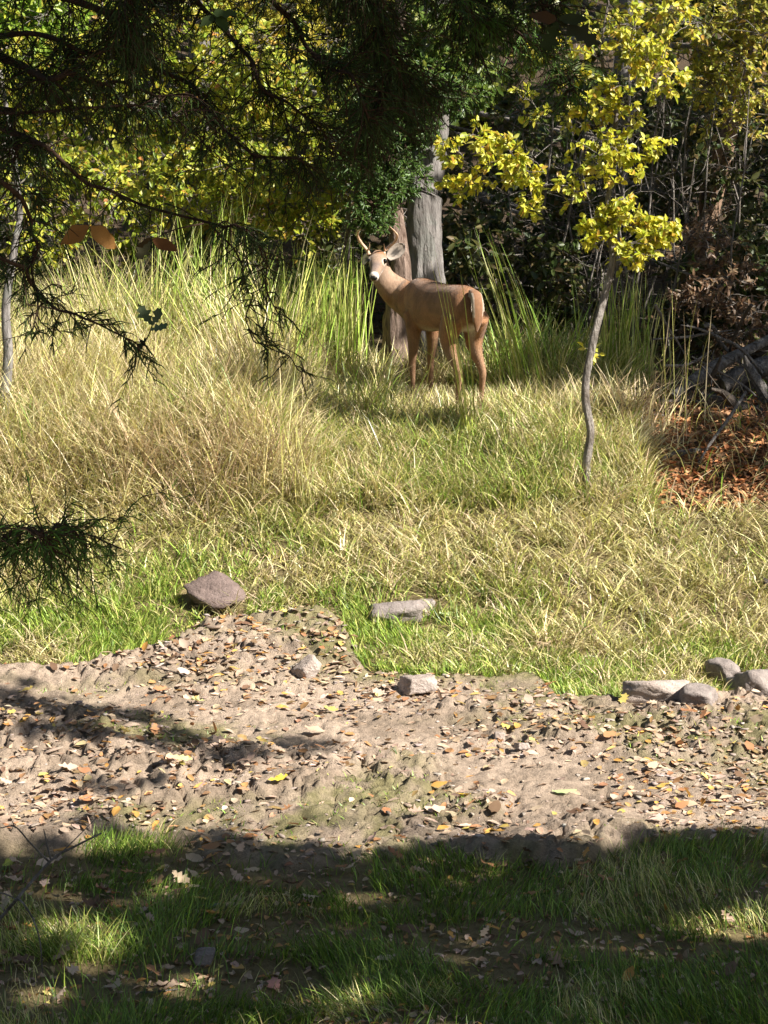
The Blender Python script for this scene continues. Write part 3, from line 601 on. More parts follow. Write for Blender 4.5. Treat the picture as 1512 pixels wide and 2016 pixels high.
shrub('tree', 'sunlit yellow green tree filling the left background', (-1.2, 19.5), [(250, 180, 19.5, 380, 190, 1.2, 50, .42, 100), (280, 400, 18.6, 400, 110, .5, 40, .36, 100), (560, 230, 18.8, 160, 150, .7, 20, .36, 90)], YG, YGw, (.085, .045), rad=.09, cat='tree')
shrub('tree', 'golden leaved tree high behind the cedar boughs', (-.4, 21.5), [(560, 40, 21, 170, 120, .8, 22, .42, 90), (780, -20, 21, 200, 150, .8, 16, .42, 80)], [(.60, .48, .07), (.50, .45, .06), (.40, .40, .06)], None, (.085, .045), rad=.09, cat='tree')
shrub('tree', 'bright green tree at the top corner behind cedar needles', (-3.6, 20.5), [(60, 60, 20.5, 160, 120, .8, 20, .42, 90), (-250, 100, 20, 200, 250, 1, 24, .45, 80)], [(.26, .42, .05), (.20, .34, .04), (.36, .45, .06)], None, (.085, .045), rad=.09, cat='tree')
shrub('tree', 'olive yellow tree with grey twigs in the upper right background', (3.4, 18.2), [(1330, 60, 17.0, 200, 110, .6, 30, .30, 85), (1430, 180, 17.0, 110, 110, .5, 18, .28, 65), (1480, 20, 17.0, 100, 80, .5, 14, .28, 80), (1650, 100, 17.6, 160, 250, .8, 18, .35, 50)], [(.42, .42, .06), (.58, .55, .09), (.28, .32, .05), (.55, .38, .10)], None, (.055, .027), rad=.07, cat='tree')
shrub('shrub', 'low green bush between the tall grass and the trunks', (650, 640), [(690, 330, 16.9, 90, 140, .4, 16, .24, 80), (640, 560, 16.6, 60, 60, .3, 6, .2, 60)], [(.12, .24, .03), (.20, .32, .04), (.30, .36, .05), (.07, .14, .03)], None, (.06, .03))
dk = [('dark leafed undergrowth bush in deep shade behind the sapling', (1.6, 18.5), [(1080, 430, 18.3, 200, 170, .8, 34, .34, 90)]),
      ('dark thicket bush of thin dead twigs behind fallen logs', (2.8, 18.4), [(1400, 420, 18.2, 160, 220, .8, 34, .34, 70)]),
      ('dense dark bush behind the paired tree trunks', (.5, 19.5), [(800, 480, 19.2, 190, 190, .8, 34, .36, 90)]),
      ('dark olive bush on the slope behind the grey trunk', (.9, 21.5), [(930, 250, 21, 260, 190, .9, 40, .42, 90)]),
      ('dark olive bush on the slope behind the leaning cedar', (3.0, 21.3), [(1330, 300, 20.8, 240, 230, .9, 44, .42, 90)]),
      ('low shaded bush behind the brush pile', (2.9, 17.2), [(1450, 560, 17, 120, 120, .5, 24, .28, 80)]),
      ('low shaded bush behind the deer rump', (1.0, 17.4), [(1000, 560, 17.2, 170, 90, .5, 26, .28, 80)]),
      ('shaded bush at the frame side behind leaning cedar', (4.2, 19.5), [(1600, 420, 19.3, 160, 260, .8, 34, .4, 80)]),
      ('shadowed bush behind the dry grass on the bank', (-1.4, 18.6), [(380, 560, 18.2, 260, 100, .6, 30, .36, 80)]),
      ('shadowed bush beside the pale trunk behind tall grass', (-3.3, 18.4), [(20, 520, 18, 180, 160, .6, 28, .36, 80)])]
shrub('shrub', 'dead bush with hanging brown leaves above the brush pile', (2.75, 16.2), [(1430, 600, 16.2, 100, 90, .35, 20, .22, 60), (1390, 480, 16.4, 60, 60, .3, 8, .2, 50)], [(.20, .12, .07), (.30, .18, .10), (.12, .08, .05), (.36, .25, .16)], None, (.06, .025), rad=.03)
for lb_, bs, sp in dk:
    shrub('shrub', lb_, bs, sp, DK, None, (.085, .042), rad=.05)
FT = [(-7.5, 24), (-4.8, 26.5), (-2.2, 25), (.4, 27), (2.6, 24.2), (5.0, 26), (7.6, 24), (-6, 31), (-1, 32), (4, 31.5), (9, 31)]
for k, (x, y) in enumerate(FT):
    z = float(H0(x, y)); px, py = proj(A(x, y, z + 2.2)); t = A(x, y, z + 9)
    cl = np.concatenate([np.concatenate([A(x, y, z) + rand_dirs(46) * A(2.0, 1.6, 1.9) + A(0, 0, 2.2), U(.5, .8, (46, 1)), np.full((46, 1), 75.)], 1), np.concatenate([A(x, y, z) + rand_dirs(30) * A(2.6, 2.2, 2.4) + A(0, 0, 6.5), U(.6, 1.0, (30, 1)), np.full((30, 1), 70.)], 1)])
    tree('forest_tree', 'dark broadleaf tree in the woods far behind the deer', [A(x, y, z - .1), A(x + U(-.2, .2), y, z + 3), A(x + U(-.3, .3), y, z + 6), t], [.16, .13, .10, .04], cl, [(.10, .15, .03), (.16, .2, .04), (.26, .25, .05), (.07, .1, .03)] if k % 3 else YG[:4], None, (.17, .10), M_trunk, None, .03, 9, group='trees deep in the woods', twper=16)
# pale trunk at the left edge
g = G(10, 905); pl = [g - A(0, 0, .06), P(8, 800, g[1] + .05), P(16, 700, g[1] + .1), P(12, 600, g[1] + .15), P(30, 480, g[1] + .2), P(38, 400, g[1] + .25), P(10, 200, g[1] + .3), P(-40, -80, g[1] + .4)]
tree('young_tree', 'thin pale grey trunk in the grass left of the shrub', pl, [.042, .037, .033, .029, .025, .021, .016, .01], np.concatenate([blob(40, 380, g[1] + .5, 90, 120, .3, 7, .16, 26), blob(-60, 150, g[1] + .4, 120, 160, .4, 9, .2, 36)]), YG, YGw, (.06, .032), M_trunk, M_twig, .014, 14, trough=ridged(14, 6, .15))
# leaning shaggy cedar at the right with bark peeling in strips
g = G(1335, 668); pc = [g - A(0, 0, .06), P(1350, 575, g[1] + .05), P(1382, 470, g[1] + .1), P(1408, 370, g[1] + .15), P(1440, 240, g[1] + .25), P(1480, 60, g[1] + .4), P(1520, -250, g[1] + .5)]
sh = tree('leaning_cedar', 'leaning cedar trunk with shaggy peeling brown bark', pc, [.12, .10, .09, .085, .07, .05, .03], blob(1500, -200, g[1] + .4, 150, 220, .6, 14, .4, 90), [(.05, .10, .02), (.08, .14, .03)], None, (.06, .012), M_shag, M_darktwig, .02, 24, trough=ridged(22, 9, .25))
sp_ = spline(pc, 80)
for k in range(30):
    i0 = rng.integers(4, 40); n = rng.integers(9, 17); p = sp_[i0:i0 + n]; a = U(-2.9, .2); off = A(math.cos(a), math.sin(a) , 0) * U(.085, .11)
    p = p + off + np.linspace(0, 1, n)[:, None] ** 3 * (off * U(.2, 1.2) + A(0, 0, -.02)); w = U(.008, .02); sd = np.cross(nrm(off), A(0, 0, 1)); sd = nrm(sd)
    ww = np.interp(np.linspace(0, 1, n), [0, .2, .8, 1], [.3, 1, .9, .2])[:, None] * w; q0 = np.arange(n - 1)[:, None] * 2 + np.array([[0, 1, 3, 2]])
    v = np.stack([p - sd * ww, p + sd * ww], 1).reshape(-1, 3); vb = v + nrm(off) * -.004
    V2 = np.concatenate([v, vb]); Q2 = np.concatenate([q0, q0[:, ::-1] + 2 * n])
    obj('bark_strip', mesh('bark_strip', V2 - pc[0], Q2), M_shag, sh)
# ------------------------------------------------------------------ the shade trees at the right, beside and behind the camera
SH_X = [-3000, -200, 0, 100, 180, 330, 480, 700, 850, 1050, 1250, 1512, 2600]; SH_Y = [1690, 1690, 1695, 1700, 1690, 1660, 1672, 1700, 1668, 1700, 1668, 1655, 1650]
PATCH = [(140, 1850, 105, 85), (265, 1662, 85, 32), (290, 1770, 60, 40), (60, 1760, 60, 35), (560, 1885, 75, 13), (850, 1962, 55, 28), (690, 1775, 85, 22), (1425, 1832, 105, 34), (480, 1735, 60, 14), (1230, 1880, 60, 18), (650, 1985, 90, 25), (60, 1985, 90, 35), (1000, 1960, 40, 20), (330, 1960, 90, 30)]
def shade_keep(pp):
    t = pp[:, 2] / S[2]; q = pp - S * t[:, None]; qx, qy = proj(np.stack([q[:, 0], q[:, 1], 0 * t], -1))
    k = qy > np.interp(qx, SH_X, SH_Y) + 30 * (vnoise(qx / 45, qx * 0, 3) - .5)
    for x, y, a, b in PATCH: k &= ((qx - x) / a) ** 2 + ((qy - y) / b) ** 2 > .75 + .8 * vnoise(qx / 25, qy / 12, 7)
    fx, fy = proj(pp); k &= ~((fx > -60) & (fx < 1572) & (fy > -60) & (pp[:, 1] > .5))
    return k
def shade_clusters(n, x0, x1, y0, y1, z0, z1, r, per):
    g = np.stack([U(x0, x1, n), U(y0, y1, n), np.zeros(n)], -1); z = U(z0, z1, n); c = g + S * (z / S[2])[:, None]
    return np.concatenate([c, U(.8, 1.3, (n, 1)) * r, np.full((n, 1), per)], 1)
allc = np.concatenate([shade_clusters(380, -2.3, 2.6, 5.6, 9.35, 3.2, 7.5, .42, 80), shade_clusters(220, -6.0, -.8, 5.5, 9.2, 5.0, 9.0, .48, 80)])
fx, fy = proj(allc[:, :3]); ok = ~((fx > -250) & (fx < 1760) & (fy > -250) & (allc[:, 1] > .5)); allc = allc[ok]
TR = np.array([[4.6, 5.4], [5.4, 2.6], [7.8, 4.2], [3.6, .6], [8.5, 1.0]]); own = np.argmin(np.hypot(allc[:, 0:1] - TR[None, :, 0], allc[:, 1:2] - TR[None, :, 1]), 1)
for k, (x, y) in enumerate(TR):
    z = float(H0(x, y)); c = allc[own == k]
    if len(c) < 3: continue
    top = max(4.5, c[:, 2].max() - .5)
    tree('shade_oak', 'tall oak on the near bank that throws the foreground shade', [A(x, y, z - .1), A(x + .1, y, z + 2), A(x - .1, y + .1, z + 4), A(x, y, top)], [.2, .16, .12, .05], c, GR, None, (.13, .075), M_trunk, None, .03, 12, group='shade trees on the near bank', keep=shade_keep, twper=20)
# a low bough that throws the streaky shade on the mud at the left
sc_ = []
for x, y, n in [(20, 1400, 3), (90, 1425, 3), (180, 1420, 3), (260, 1440, 2), (60, 1470, 2), (150, 1475, 3), (300, 1490, 2), (20, 1375, 2), (380, 1465, 2), (540, 1480, 1), (210, 1570, 1), (170, 1630, 1), (130, 1670, 1), (400, 1515, 2), (620, 1510, 1)]:
    g = G(x, y)
    for _ in range(n):
        z = U(5.2, 6.6); c = g + A(U(-.12, .12), U(-.08, .08), 0) + S * ((z - g[2]) / S[2]); sc_.append([*c, .14, 46])
sc_ = np.array(sc_); tz = float(H0(6.2, 4.0))
tree('shade_ash', 'slim ash on the near bank reaching one bough over the mud', [A(6.2, 4.0, tz - .1), A(6.3, 4.0, 2.2), A(6.2, 4.1, 4.2), A(6.2, 4.4, 6.0)], [.09, .08, .06, .03], sc_, GR, None, (.09, .045), M_trunk, None, .006, 10, twper=8)
# trees right of the dead wood that keep the right background dark
for k, (x, y, h) in enumerate([(7.2, 12.7, 8), (8.9, 11.4, 9.5), (6.2, 14.6, 8.5), (8.3, 15.8, 10), (7.0, 17.5, 10), (10.2, 13.6, 10), (5.2, 18.2, 8)]):
    z = float(H0(x, y)); n = 46
    c = A(x, y, z) + rand_dirs(n) * A(1.5, 1.4, h * .36) * U(.3, 1, (n, 1)) ** .4 + A(0, 0, h * .56)
    fx, fy = proj(c); dd_ = c - S * ((c[:, 2] - 2) / S[2])[:, None]; sx, sy = proj(dd_)
    kk = ~((fx < 1560) & (c[:, 1] < 17.2))
    ext = np.zeros((0, 5))
    if k == 0:
        e_ = np.array([D(U(.1, .8), U(-.2, .3), U(.1, .85)) for _ in range(13)]) + S * U(6.4, 8.0, (13, 1)); ext = np.concatenate([e_, np.full((13, 1), .28), np.full((13, 1), 6.)], 1)  # sparse leaf clusters added on the sun line to dapple the deer
    tree('bank_oak', 'oak standing on the bank beyond the dead wood', [A(x, y, z - .1), A(x + .1, y, z + h * .3), A(x - .1, y, z + h * .6), A(x, y, z + h * .9)], [.18, .15, .11, .04], np.vstack([np.concatenate([c, U(.5, .8, (n, 1)), np.full((n, 1), 85.)], 1)[kk], ext]), GR, None, (.13, .075), M_trunk, None, .03, 10, group='oaks beyond the dead wood', twper=18)

# unseen trees added round the camera to block sky light on the near bank
def roof_keep(pp):
    t = pp[:, 2] / S[2]; q = pp - S * t[:, None]; qx, qy = proj(np.stack([q[:, 0], q[:, 1], 0 * t], -1)); fx, fy = proj(pp)
    lit = (q[:, 0] > -4.5) & (q[:, 1] > 6) & (q[:, 1] < 22) & (qy < np.interp(qx, SH_X, SH_Y) + 10); inpatch = np.zeros(len(pp), bool)
    for x, y, a, b in PATCH: inpatch |= ((qx - x) / a) ** 2 + ((qy - y) / b) ** 2 < 1
    return ~lit & ~inpatch & ~((fx > -80) & (fx < 1600) & (fy > -80) & (pp[:, 1] > .5))
for k, (x, y, h, rx) in enumerate([(-5.2, 6.5, 9, 2.4), (-5.8, 10.5, 9, 2.2), (-4.6, 2.0, 9, 2.6), (-1.8, -2.5, 10, 3), (2.4, -3.0, 10, 3), (1.2, 2.2, 9.5, 3.2), (-7.0, 14.5, 9, 2.2)]):
    z = float(H0(x, y)); n = 80; c = A(x, y, z) + rand_dirs(n) * A(rx, rx, h * .36) * U(.3, 1, (n, 1)) ** .4 + A(0, 0, h * .62)
    if k == 5: c[:, 2] = np.maximum(c[:, 2], 5.5); x = 2.6; y = 1.6
    tree('sky_block_oak', 'unseen leafy oak added around the viewpoint to block sky light', [A(x, y, z - .1), A(x + .1, y, z + h * .3), A(x - .1, y, z + h * .6), A(x, y, z + h * .95)], [.18, .15, .11, .04], np.concatenate([c, U(.6, .95, (n, 1)), np.full((n, 1), 90.)], 1), GR, None, (.20, .12), M_trunk, None, .03, 10, group='unseen oaks added to block the sky', twper=18, keep=roof_keep)

# ------------------------------------------------------------------ dead wood at the right
def log(name, label, pts, rad, m, cat='branch', rough=.25, sides=12, group=None):
    p = spline(pts, 28); r = np.interp(np.linspace(0, 1, 28), np.linspace(0, 1, len(rad)), rad); sd = rng.integers(99); org = np.asarray(pts[0])
    b = Bag(); v, q = tubes(p, r, sides, ridged(int(sd), 6, rough)); b.add(v, q=q); n = len(v); k = sides
    b.add(np.concatenate([v[:k], p[:1]]), t=[[k, (j + 1) % k, j] for j in range(k)]); b.add(np.concatenate([v[-k:], p[-1:]]), t=[[k, j, (j + 1) % k] for j in range(k)])
    return obj(name, b.build(name, org, True), m, label=label, cat=cat, group=group, loc=org)
gl = G(1420, 800)[1]
log('fallen_log', 'weathered silver grey log lying across the brush pile', [P(1325, 782, gl), P(1366, 750, gl + .1), P(1408, 722, gl + .25), P(1455, 698, gl + .4), P(1530, 660, gl + .6)], [.03, .045, .05, .04, .035], M_wood)
log('fallen_log', 'thick dark rotten log at the bottom of the brush pile', [P(1380, 790, gl - .05), P(1430, 812, gl - .1), P(1500, 840, gl - .2), P(1600, 880, gl - .3)], [.06, .10, .12, .11], M_drywood)
log('root_stub', 'splintered grey root stub standing on the brush pile', [P(1512, 790, gl), P(1490, 750, gl + .02), P(1474, 722, gl + .05), P(1466, 700, gl + .05)], [.045, .04, .028, .008], M_wood)
log('dead_branch', 'thin grey stick lying over the silver log', [P(1362, 702, gl - .0), P(1408, 727, gl - .02), P(1462, 758, gl - .02), P(1500, 790, gl)], [.006, .008, .009, .008], M_wood, sides=7)
log('dead_branch', 'curved pale branch above the brush pile', [P(1340, 640, gl + .3), P(1377, 648, gl + .3), P(1423, 668, gl + .3), P(1462, 690, gl + .3), P(1530, 770, gl + .35)], [.005, .01, .012, .012, .012], M_wood, sides=8)
log('dead_branch', 'level pale branch lying behind the tall grass stems', [P(1285, 668, gl + .3), P(1348, 664, gl + .32), P(1385, 658, gl + .35), P(1440, 650, gl + .4)], [.006, .011, .010, .004], M_wood, sides=8)
e = G(1366, 924); log('dead_branch', 'slanting grey stick leaning from orange litter onto the log', [e - A(0, 0, .02), P(1394, 880, e[1] + .1), P(1437, 820, e[1] + .3), P(1468, 772, e[1] + .5)], [.006, .010, .012, .010], M_wood, sides=8)
e = G([1290, 1323, 1366, 1420], [916, 903, 892, 884]); log('dead_branch', 'short weathered branch flat on the orange leaf litter', e + A(0, 0, .012), [.014, .024, .02, .01], M_wood, sides=9)
log('fallen_log', 'broad grey log half hidden behind the brush pile', [P(1420, 760, gl + .3), P(1470, 735, gl + .4), P(1540, 715, gl + .5)], [.06, .08, .08], M_wood)
log('root_stub', 'forked dark root sticking out of the rotten log', [P(1450, 800, gl - .15), P(1425, 775, gl - .2), P(1400, 765, gl - .25)], [.04, .025, .008], M_drywood)
for k, (x0, y0, x1, y1, r) in enumerate([(1300, 820, 1420, 700, .020), (1350, 745, 1500, 800, .016), (1390, 640, 1480, 740, .018), (1430, 830, 1530, 730, .030), (1310, 720, 1400, 690, .012), (1340, 830, 1440, 860, .022), (1480, 600, 1440, 720, .014), (1400, 770, 1520, 760, .026), (1290, 600, 1350, 700, .012)]):
    d = gl + .12 * (k % 4); a, e = P(x0, y0, d), P(x1, y1, d + U(-.1, .3)); pts = bent(a, e, 5, .08)[0]; pts[:, 2] = np.maximum(pts[:, 2], H0(pts[:, 0], pts[:, 1]) + .01)
    log('dead_branch', 'crooked dead branch piled in the dark brush heap', pts, [r, r * .95, r * .85, r * .6, r * .3], M_wood if k % 3 else M_drywood, 'branch', .3, 9, 'branches in the brush heap')
for k in range(80):
    x = U(1260, 1540); y = U(540, 870); g = G(x, max(y, 700)); d = g[1] + U(-.1, .9); p0 = P(x, y, d); p0[2] = max(p0[2], H0(p0[0], p0[1]) + .02); dv = nrm(A(U(-1, 1), U(-.4, .4), U(-.35, .7))) * U(.25, .6)
    p0[2] = min(p0[2], H0(p0[0], p0[1]) + .5); pts = bent(p0, p0 + dv, 4, .1)[0]; pts[:, 2] = np.maximum(pts[:, 2], H0(pts[:, 0], pts[:, 1]) + .01)
    log('dead_twig', 'thin bare twig tangled in the brush pile', pts, [.006, .005, .004, .002], M_wood if k % 2 else M_drywood, 'twig', .1, 5, 'twigs in the brush pile')
# bare thicket stems in the dark right background
for k in range(40):
    x = U(1030, 1540); d = U(16.6, 18.5); gx_ = (x - CX) / F * d; g = A(gx_, d, H0(gx_, d) - .03); t = g + A(U(-.5, .5), U(-.3, .3), U(1.4, 2.8)); pts = bent(g, t, 6, .06)[0]
    b = Bag(); v, q = tubes(pts, np.linspace(.014, .004, 6), 6); b.add(v, q=q); m = 16; i0 = rng.integers(1, 5, m); a = pts[i0]; e = a + rand_dirs(m) * A(.4, .3, .25) + A(0, 0, .12); v, q = tubes(bent(a, e, 5, .12), np.tile(np.linspace(.004, .0015, 5), (m, 1)), 4); b.add(v, q=q)
    obj('bare_stem', b.build('bare_stem', g, True), M_twig, label='bare grey stem with dead side twigs in the dark thicket', cat='shrub', group='bare stems in the thicket', loc=g)

# ------------------------------------------------------------------ foreground cedar with hanging boughs
tx, ty = -2.0, 4.3; tz = float(H0(tx, ty)); trunkp = [A(tx, ty, tz - .1), A(tx + .05, ty, tz + 2), A(tx - .05, ty + .05, tz + 4.5), A(tx, ty, tz + 8)]
fc = obj('cedar_tree', None, label='dark foreground cedar whose boughs hang across the top of view', cat='tree', loc=trunkp[0])
b = Bag(); v, q = tubes(spline(trunkp, 40), np.linspace(.17, .06, 40), 20, ridged(31, 9, .2)); b.add(v, q=q); obj('trunk', b.build('trunk', trunkp[0], True), M_shag, fc)
BR = [([(-260, 40), (0, 115), (60, 140), (130, 155), (210, 162), (330, 190), (430, 240)], 4.9, .009, 1.2), ([(-260, 150), (0, 250), (90, 295), (170, 355), (260, 395), (400, 440), (480, 470), (530, 540), (548, 640)], 4.8, .0048, .8),
      ([(-200, -160), (80, -20), (240, 50), (300, 120), (400, 200), (520, 290), (600, 330)], 5.3, .009, 1.7), ([(-200, 190), (0, 212), (200, 210), (330, 235), (440, 290)], 5.0, .004, .9),
      ([(-240, 380), (0, 510), (60, 545), (110, 600), (180, 650), (270, 690)], 4.7, .0045, .7), ([(120, -240), (330, -60), (420, 50), (520, 150), (610, 240), (690, 300)], 5.4, .008, 1.5),
      ([(250, -320), (560, -90), (700, 0), (760, 60), (800, 150), (830, 210)], 5.5, .011, 2.6), ([(300, -360), (700, -140), (880, -10), (1000, 50), (1090, 110), (1120, 190)], 5.6, .008, 1.7),
      ([(-200, 60), (60, 60), (180, 90), (270, 60), (300, 20)], 5.1, .007, 1.6), ([(-240, 240), (-20, 330), (50, 420), (70, 520), (60, 640)], 4.6, .006, .7),
      ([(400, 440), (470, 520), (480, 600), (520, 700), (590, 735)], 4.8, .004, .7), ([(250, -320), (620, -160), (900, -60), (1010, -10), (1130, 20)], 5.5, .007, 1.7), ([(-220, 1075), (-60, 1062), (0, 1055), (60, 1046), (110, 1046), (160, 1048), (225, 1062)], 4.6, .005, 2.2),
      ([(-260, 100), (-20, 200), (40, 300), (60, 400)], 4.9, .005, 1.5), ([(0, -300), (180, -100), (265, 20), (285, 110)], 5.0, .006, 2.2), ([(420, -330), (640, -120), (740, 20), (760, 150), (770, 250)], 5.3, .006, 2.2), ([(500, -330), (800, -120), (900, 0), (950, 80)], 5.4, .006, 1.8),
      ([(200, -260), (480, -60), (560, 40), (640, 120), (700, 200), (720, 280)], 5.2, .008, 1.5)]
fb = Bag(); sb = Bag(); cedpal = [(.030, .055, .016), (.045, .075, .02), (.06, .10, .025), (.06, .045, .025)]
def strands(p, d, n_len, wd, col, bag):
    "thin scale-leaved sprays"
    n = len(p); sd = nrm(np.cross(d, nrm(rng.normal(size=(n, 3))))); L = n_len[:, None]; dr = A(0, 0, -.18)
    a = p; m = p + d * L * .5 + dr * L * .15; e = p + nrm(d + dr * 1.5) * L; w = wd[:, None] * .5
    V = np.stack([a - sd * w, a + sd * w, m - sd * w * .9, m + sd * w * .9, e], 1); b_ = np.arange(n)[:, None] * 5
    bag.add(V, q=b_ + np.array([[0, 1, 3, 2]]), t=b_ + np.array([[2, 3, 4]]), c=np.repeat(col, 5, 0))
for bi, (pp, dep, r, dens) in enumerate(BR):
    n = len(pp); pts = np.array([P(x, y, dep + .22 * math.sin(1.7 * i + bi) + .05 * i) for i, (x, y) in enumerate(pp)])
    hz = min(tz + 7.6, max(tz + .6, pts[0][2] + .25))
    if bi == 10:
        j = np.argmin(np.abs(proj(b2)[0] - 400) + (np.arange(60) < 15) * 999); pts = pts + (b2[j] - pts[0])
    else: pts = np.vstack([[tx, ty, hz - .1 if hz < 6 else hz], pts])
    sp = spline(pts, 60); wv = np.stack([vnoise(np.arange(60) / 5., np.full(60, bi * 7. + j), 19) - .5 for j in range(3)], -1); sp = sp + wv * .07 * np.linspace(0, 1, 60)[:, None]
    if bi == 1: b2 = sp
    rr = np.interp(np.linspace(0, 1, 60), [0, .35, 1], [r * 1.9 + .004, r, .0016] if bi != 10 else [.0026, .0022, .0012]); v, q = tubes(sp, rr, 7); sb.add(v, q=q)
    seglen = np.linalg.norm(np.diff(sp, axis=0), axis=1).sum(); k = int(seglen * 40 * dens); u = U(.06, 1, k) * 58.99; i0 = u.astype(int); p0 = sp[i0] + (sp[i0 + 1] - sp[i0]) * (u - i0)[:, None]
    T = nrm(sp[i0 + 1] - sp[i0]); out = nrm(T * .35 + rand_dirs(k) * A(1, 1, .8) + A(0, 0, -.5)); ln = U(.03, .19, k) * (1.1 if dens > 1 else .75); tw_ = bent(p0, p0 + out * ln[:, None], 5, .16, .03)
    v, q = tubes(tw_, np.tile(np.linspace(.0020, .0008, 5), (k, 1)), 3); sb.add(v, q=q)
    bare = vnoise(i0 / 7., np.full(k, bi * 3.), 77) < (.42 if dens < 1 else .12); m = 12; ti = np.repeat(np.where(~bare)[0], m); u = U(.15, 1, len(ti)) * 3.99; i1 = u.astype(int); q0 = tw_[ti, i1] + (tw_[ti, i1 + 1] - tw_[ti, i1]) * (u - i1)[:, None]
    d = nrm(nrm(tw_[ti, 4] - tw_[ti, 0]) * .9 + rand_dirs(len(ti)) * .85 + A(0, 0, -.25)); col = palette(cedpal, len(ti), (4, 3, 2, 1), .25); 
    if bi in (12, 7): col = col * A(2.0, 2.4, 1.6)  # two boughs tinted brighter, sunlight put into their leaf colour
    strands(q0, d, U(.025, .06, len(ti)), U(.0018, .0033, len(ti)), col, fb)
# the rest of the crown above the view
n = 46; c = A(tx, ty, tz) + rand_dirs(n) * A(1.9, 1.9, 1.6) * U(.3, 1, (n, 1)) ** .5 + A(.8, .3, 5.6); fx, fy = proj(c); c = c[(fy < -420) | (c[:, 1] < .3)]
sp = spline(trunkp, 40); st = np.array([np.argmin(np.linalg.norm(sp - p, axis=1)) for p in c]); v, q = tubes(bent(sp[st], c, 7, .06), np.tile(np.linspace(.02, .004, 7), (len(c), 1)), 6); sb.add(v, q=q)
n = len(c) * 240; p = np.repeat(c, 240, 0) + rand_dirs(n) * .42 * U(.1, 1, (n, 1)) ** .5; strands(p, nrm(rand_dirs(n) + A(0, 0, -.4)), U(.06, .14, n), U(.012, .02, n), palette(cedpal, n), fb)
obj('boughs', sb.build('boughs', trunkp[0], True), M_darktwig, fc); obj('foliage', fb.build('foliage', trunkp[0]), M_cedar, fc, kind='stuff')
# oak twigs caught in the boughs, with big hanging leaves
OAK = np.array([(0, 0), (.10, .10), (.07, .20), (.24, .30), (.12, .42), (.30, .56), (.15, .66), (.20, .82), (.07, .88), (0, 1)])
OVAL = np.array([(0, 0), (.10, .08), (.20, .22), (.26, .40), (.25, .58), (.18, .76), (.09, .90), (.03, .96), (.015, .98), (0, 1)])
def leafmesh(kind, curl, seed, name='leaf'):
    r = np.random.default_rng(seed); o = OAK if kind == 'oak' else OVAL; n = len(o); y = o[:, 1] - .5; w = o[:, 0] * (1 + .15 * r.normal(size=n)); w[0] = w[-1] = 0
    f = lambda x, y: curl * (1.6 * x ** 2 + .5 * y ** 2) + .04 * r.normal(size=len(x))
    L = np.stack([-w, y, f(-w, y)], -1); R = np.stack([w * .95, y, f(w, y)], -1); M = np.stack([0 * y, y, curl * .4 * y ** 2], -1)
    V = np.concatenate([L, M, R]); q = [[i, n + i, n + i + 1, i + 1] for i in range(n - 1)] + [[n + i, 2 * n + i, 2 * n + i + 1, n + i + 1] for i in range(n - 1)]
    me = mesh(name, V, q, smooth=True); me.materials.append(M_dead); return me
def oaktwig(label, stem, ls):
    p = [P(*s) for s in stem]; root = obj('oak_twig', None, label=label, cat='twig', loc=p[0]); b = Bag(); v, q = tubes(spline(p, 14), np.linspace(.0022, .001, 14), 5); b.add(v, q=q); obj('stem', b.build('stem', p[0]), M_darktwig, root)
    for (x0, y0, x1, y1, d, kind, c, roll) in ls:
        a, e = P(x0, y0, d), P(x1, y1, d + U(-.03, .03)); L = np.linalg.norm(e - a); yv = Vector(e - a).normalized(); zv = Vector((math.sin(roll) * .5, -1, math.cos(roll) * .8)); zv = (zv - zv.dot(yv) * yv).normalized(); xv = yv.cross(zv)
        o = obj('leaf', leafmesh(kind, U(.3, .6), rng.integers(999)), None, root); o.color = (*c, 1)
        o.matrix_basis = Matrix.Translation(Vector((a + e) / 2 - p[0])) @ Matrix((xv, yv, zv)).transposed().to_4x4() @ Matrix.Scale(L, 4)
oaktwig('brown translucent oak leaves hanging from a cedar bough', [(176, 356, 4.88), (178, 400, 4.78), (176, 445, 4.62)], [(176, 446, 120, 482, 4.6, 'oval', (.34, .15, .04), .3), (176, 446, 228, 490, 4.6, 'oval', (.36, .17, .04), -.4)])
oaktwig('dark curled oak leaves hanging near the bare cedar twigs', [(400, 440, 4.85), (345, 452, 4.75), (300, 472, 4.66)], [(300, 472, 350, 496, 4.64, 'oval', (.20, .08, .025), .2), (300, 474, 268, 514, 4.64, 'oak', (.05, .045, .02), -.4), (302, 472, 268, 490, 4.66, 'oval', (.12, .07, .025), .1)])
oaktwig('large dark green oak leaves among the cedar needles at the top', [(1060, 20, 5.5), (1080, 30, 5.45), (1100, 40, 5.4)], [(1100, 40, 1160, 40, 5.4, 'oval', (.05, .06, .02), .2), (1098, 42, 1070, 105, 5.4, 'oak', (.04, .06, .02), .2), (1095, 40, 1040, 30, 5.4, 'oval', (.10, .05, .02), .0), (1100, 44, 1180, 90, 5.4, 'oak', (.05, .05, .02), .3)])
oaktwig('dark round leaves on a twig inside the upper boughs', [(400, -20, 5.2), (410, 10, 5.1), (425, 30, 5.0)], [(425, 30, 450, 62, 5, 'oval', (.05, .08, .02), .3), (422, 30, 392, 55, 5, 'oval', (.06, .09, .03), -.2), (420, 26, 470, 30, 5, 'oval', (.08, .12, .04), .1)])
oaktwig('grey green lobed leaves hanging below the cedar twigs', [(270, 690, 4.95), (290, 665, 4.92), (300, 640, 4.9)], [(300, 640, 320, 605, 4.9, 'oak', (.13, .18, .10), .3), (300, 640, 272, 600, 4.9, 'oak', (.12, .16, .08), -.2), (290, 666, 265, 695, 4.9, 'oak', (.03, .04, .02), .2), (296, 650, 335, 640, 4.9, 'oak', (.14, .2, .12), .1)])
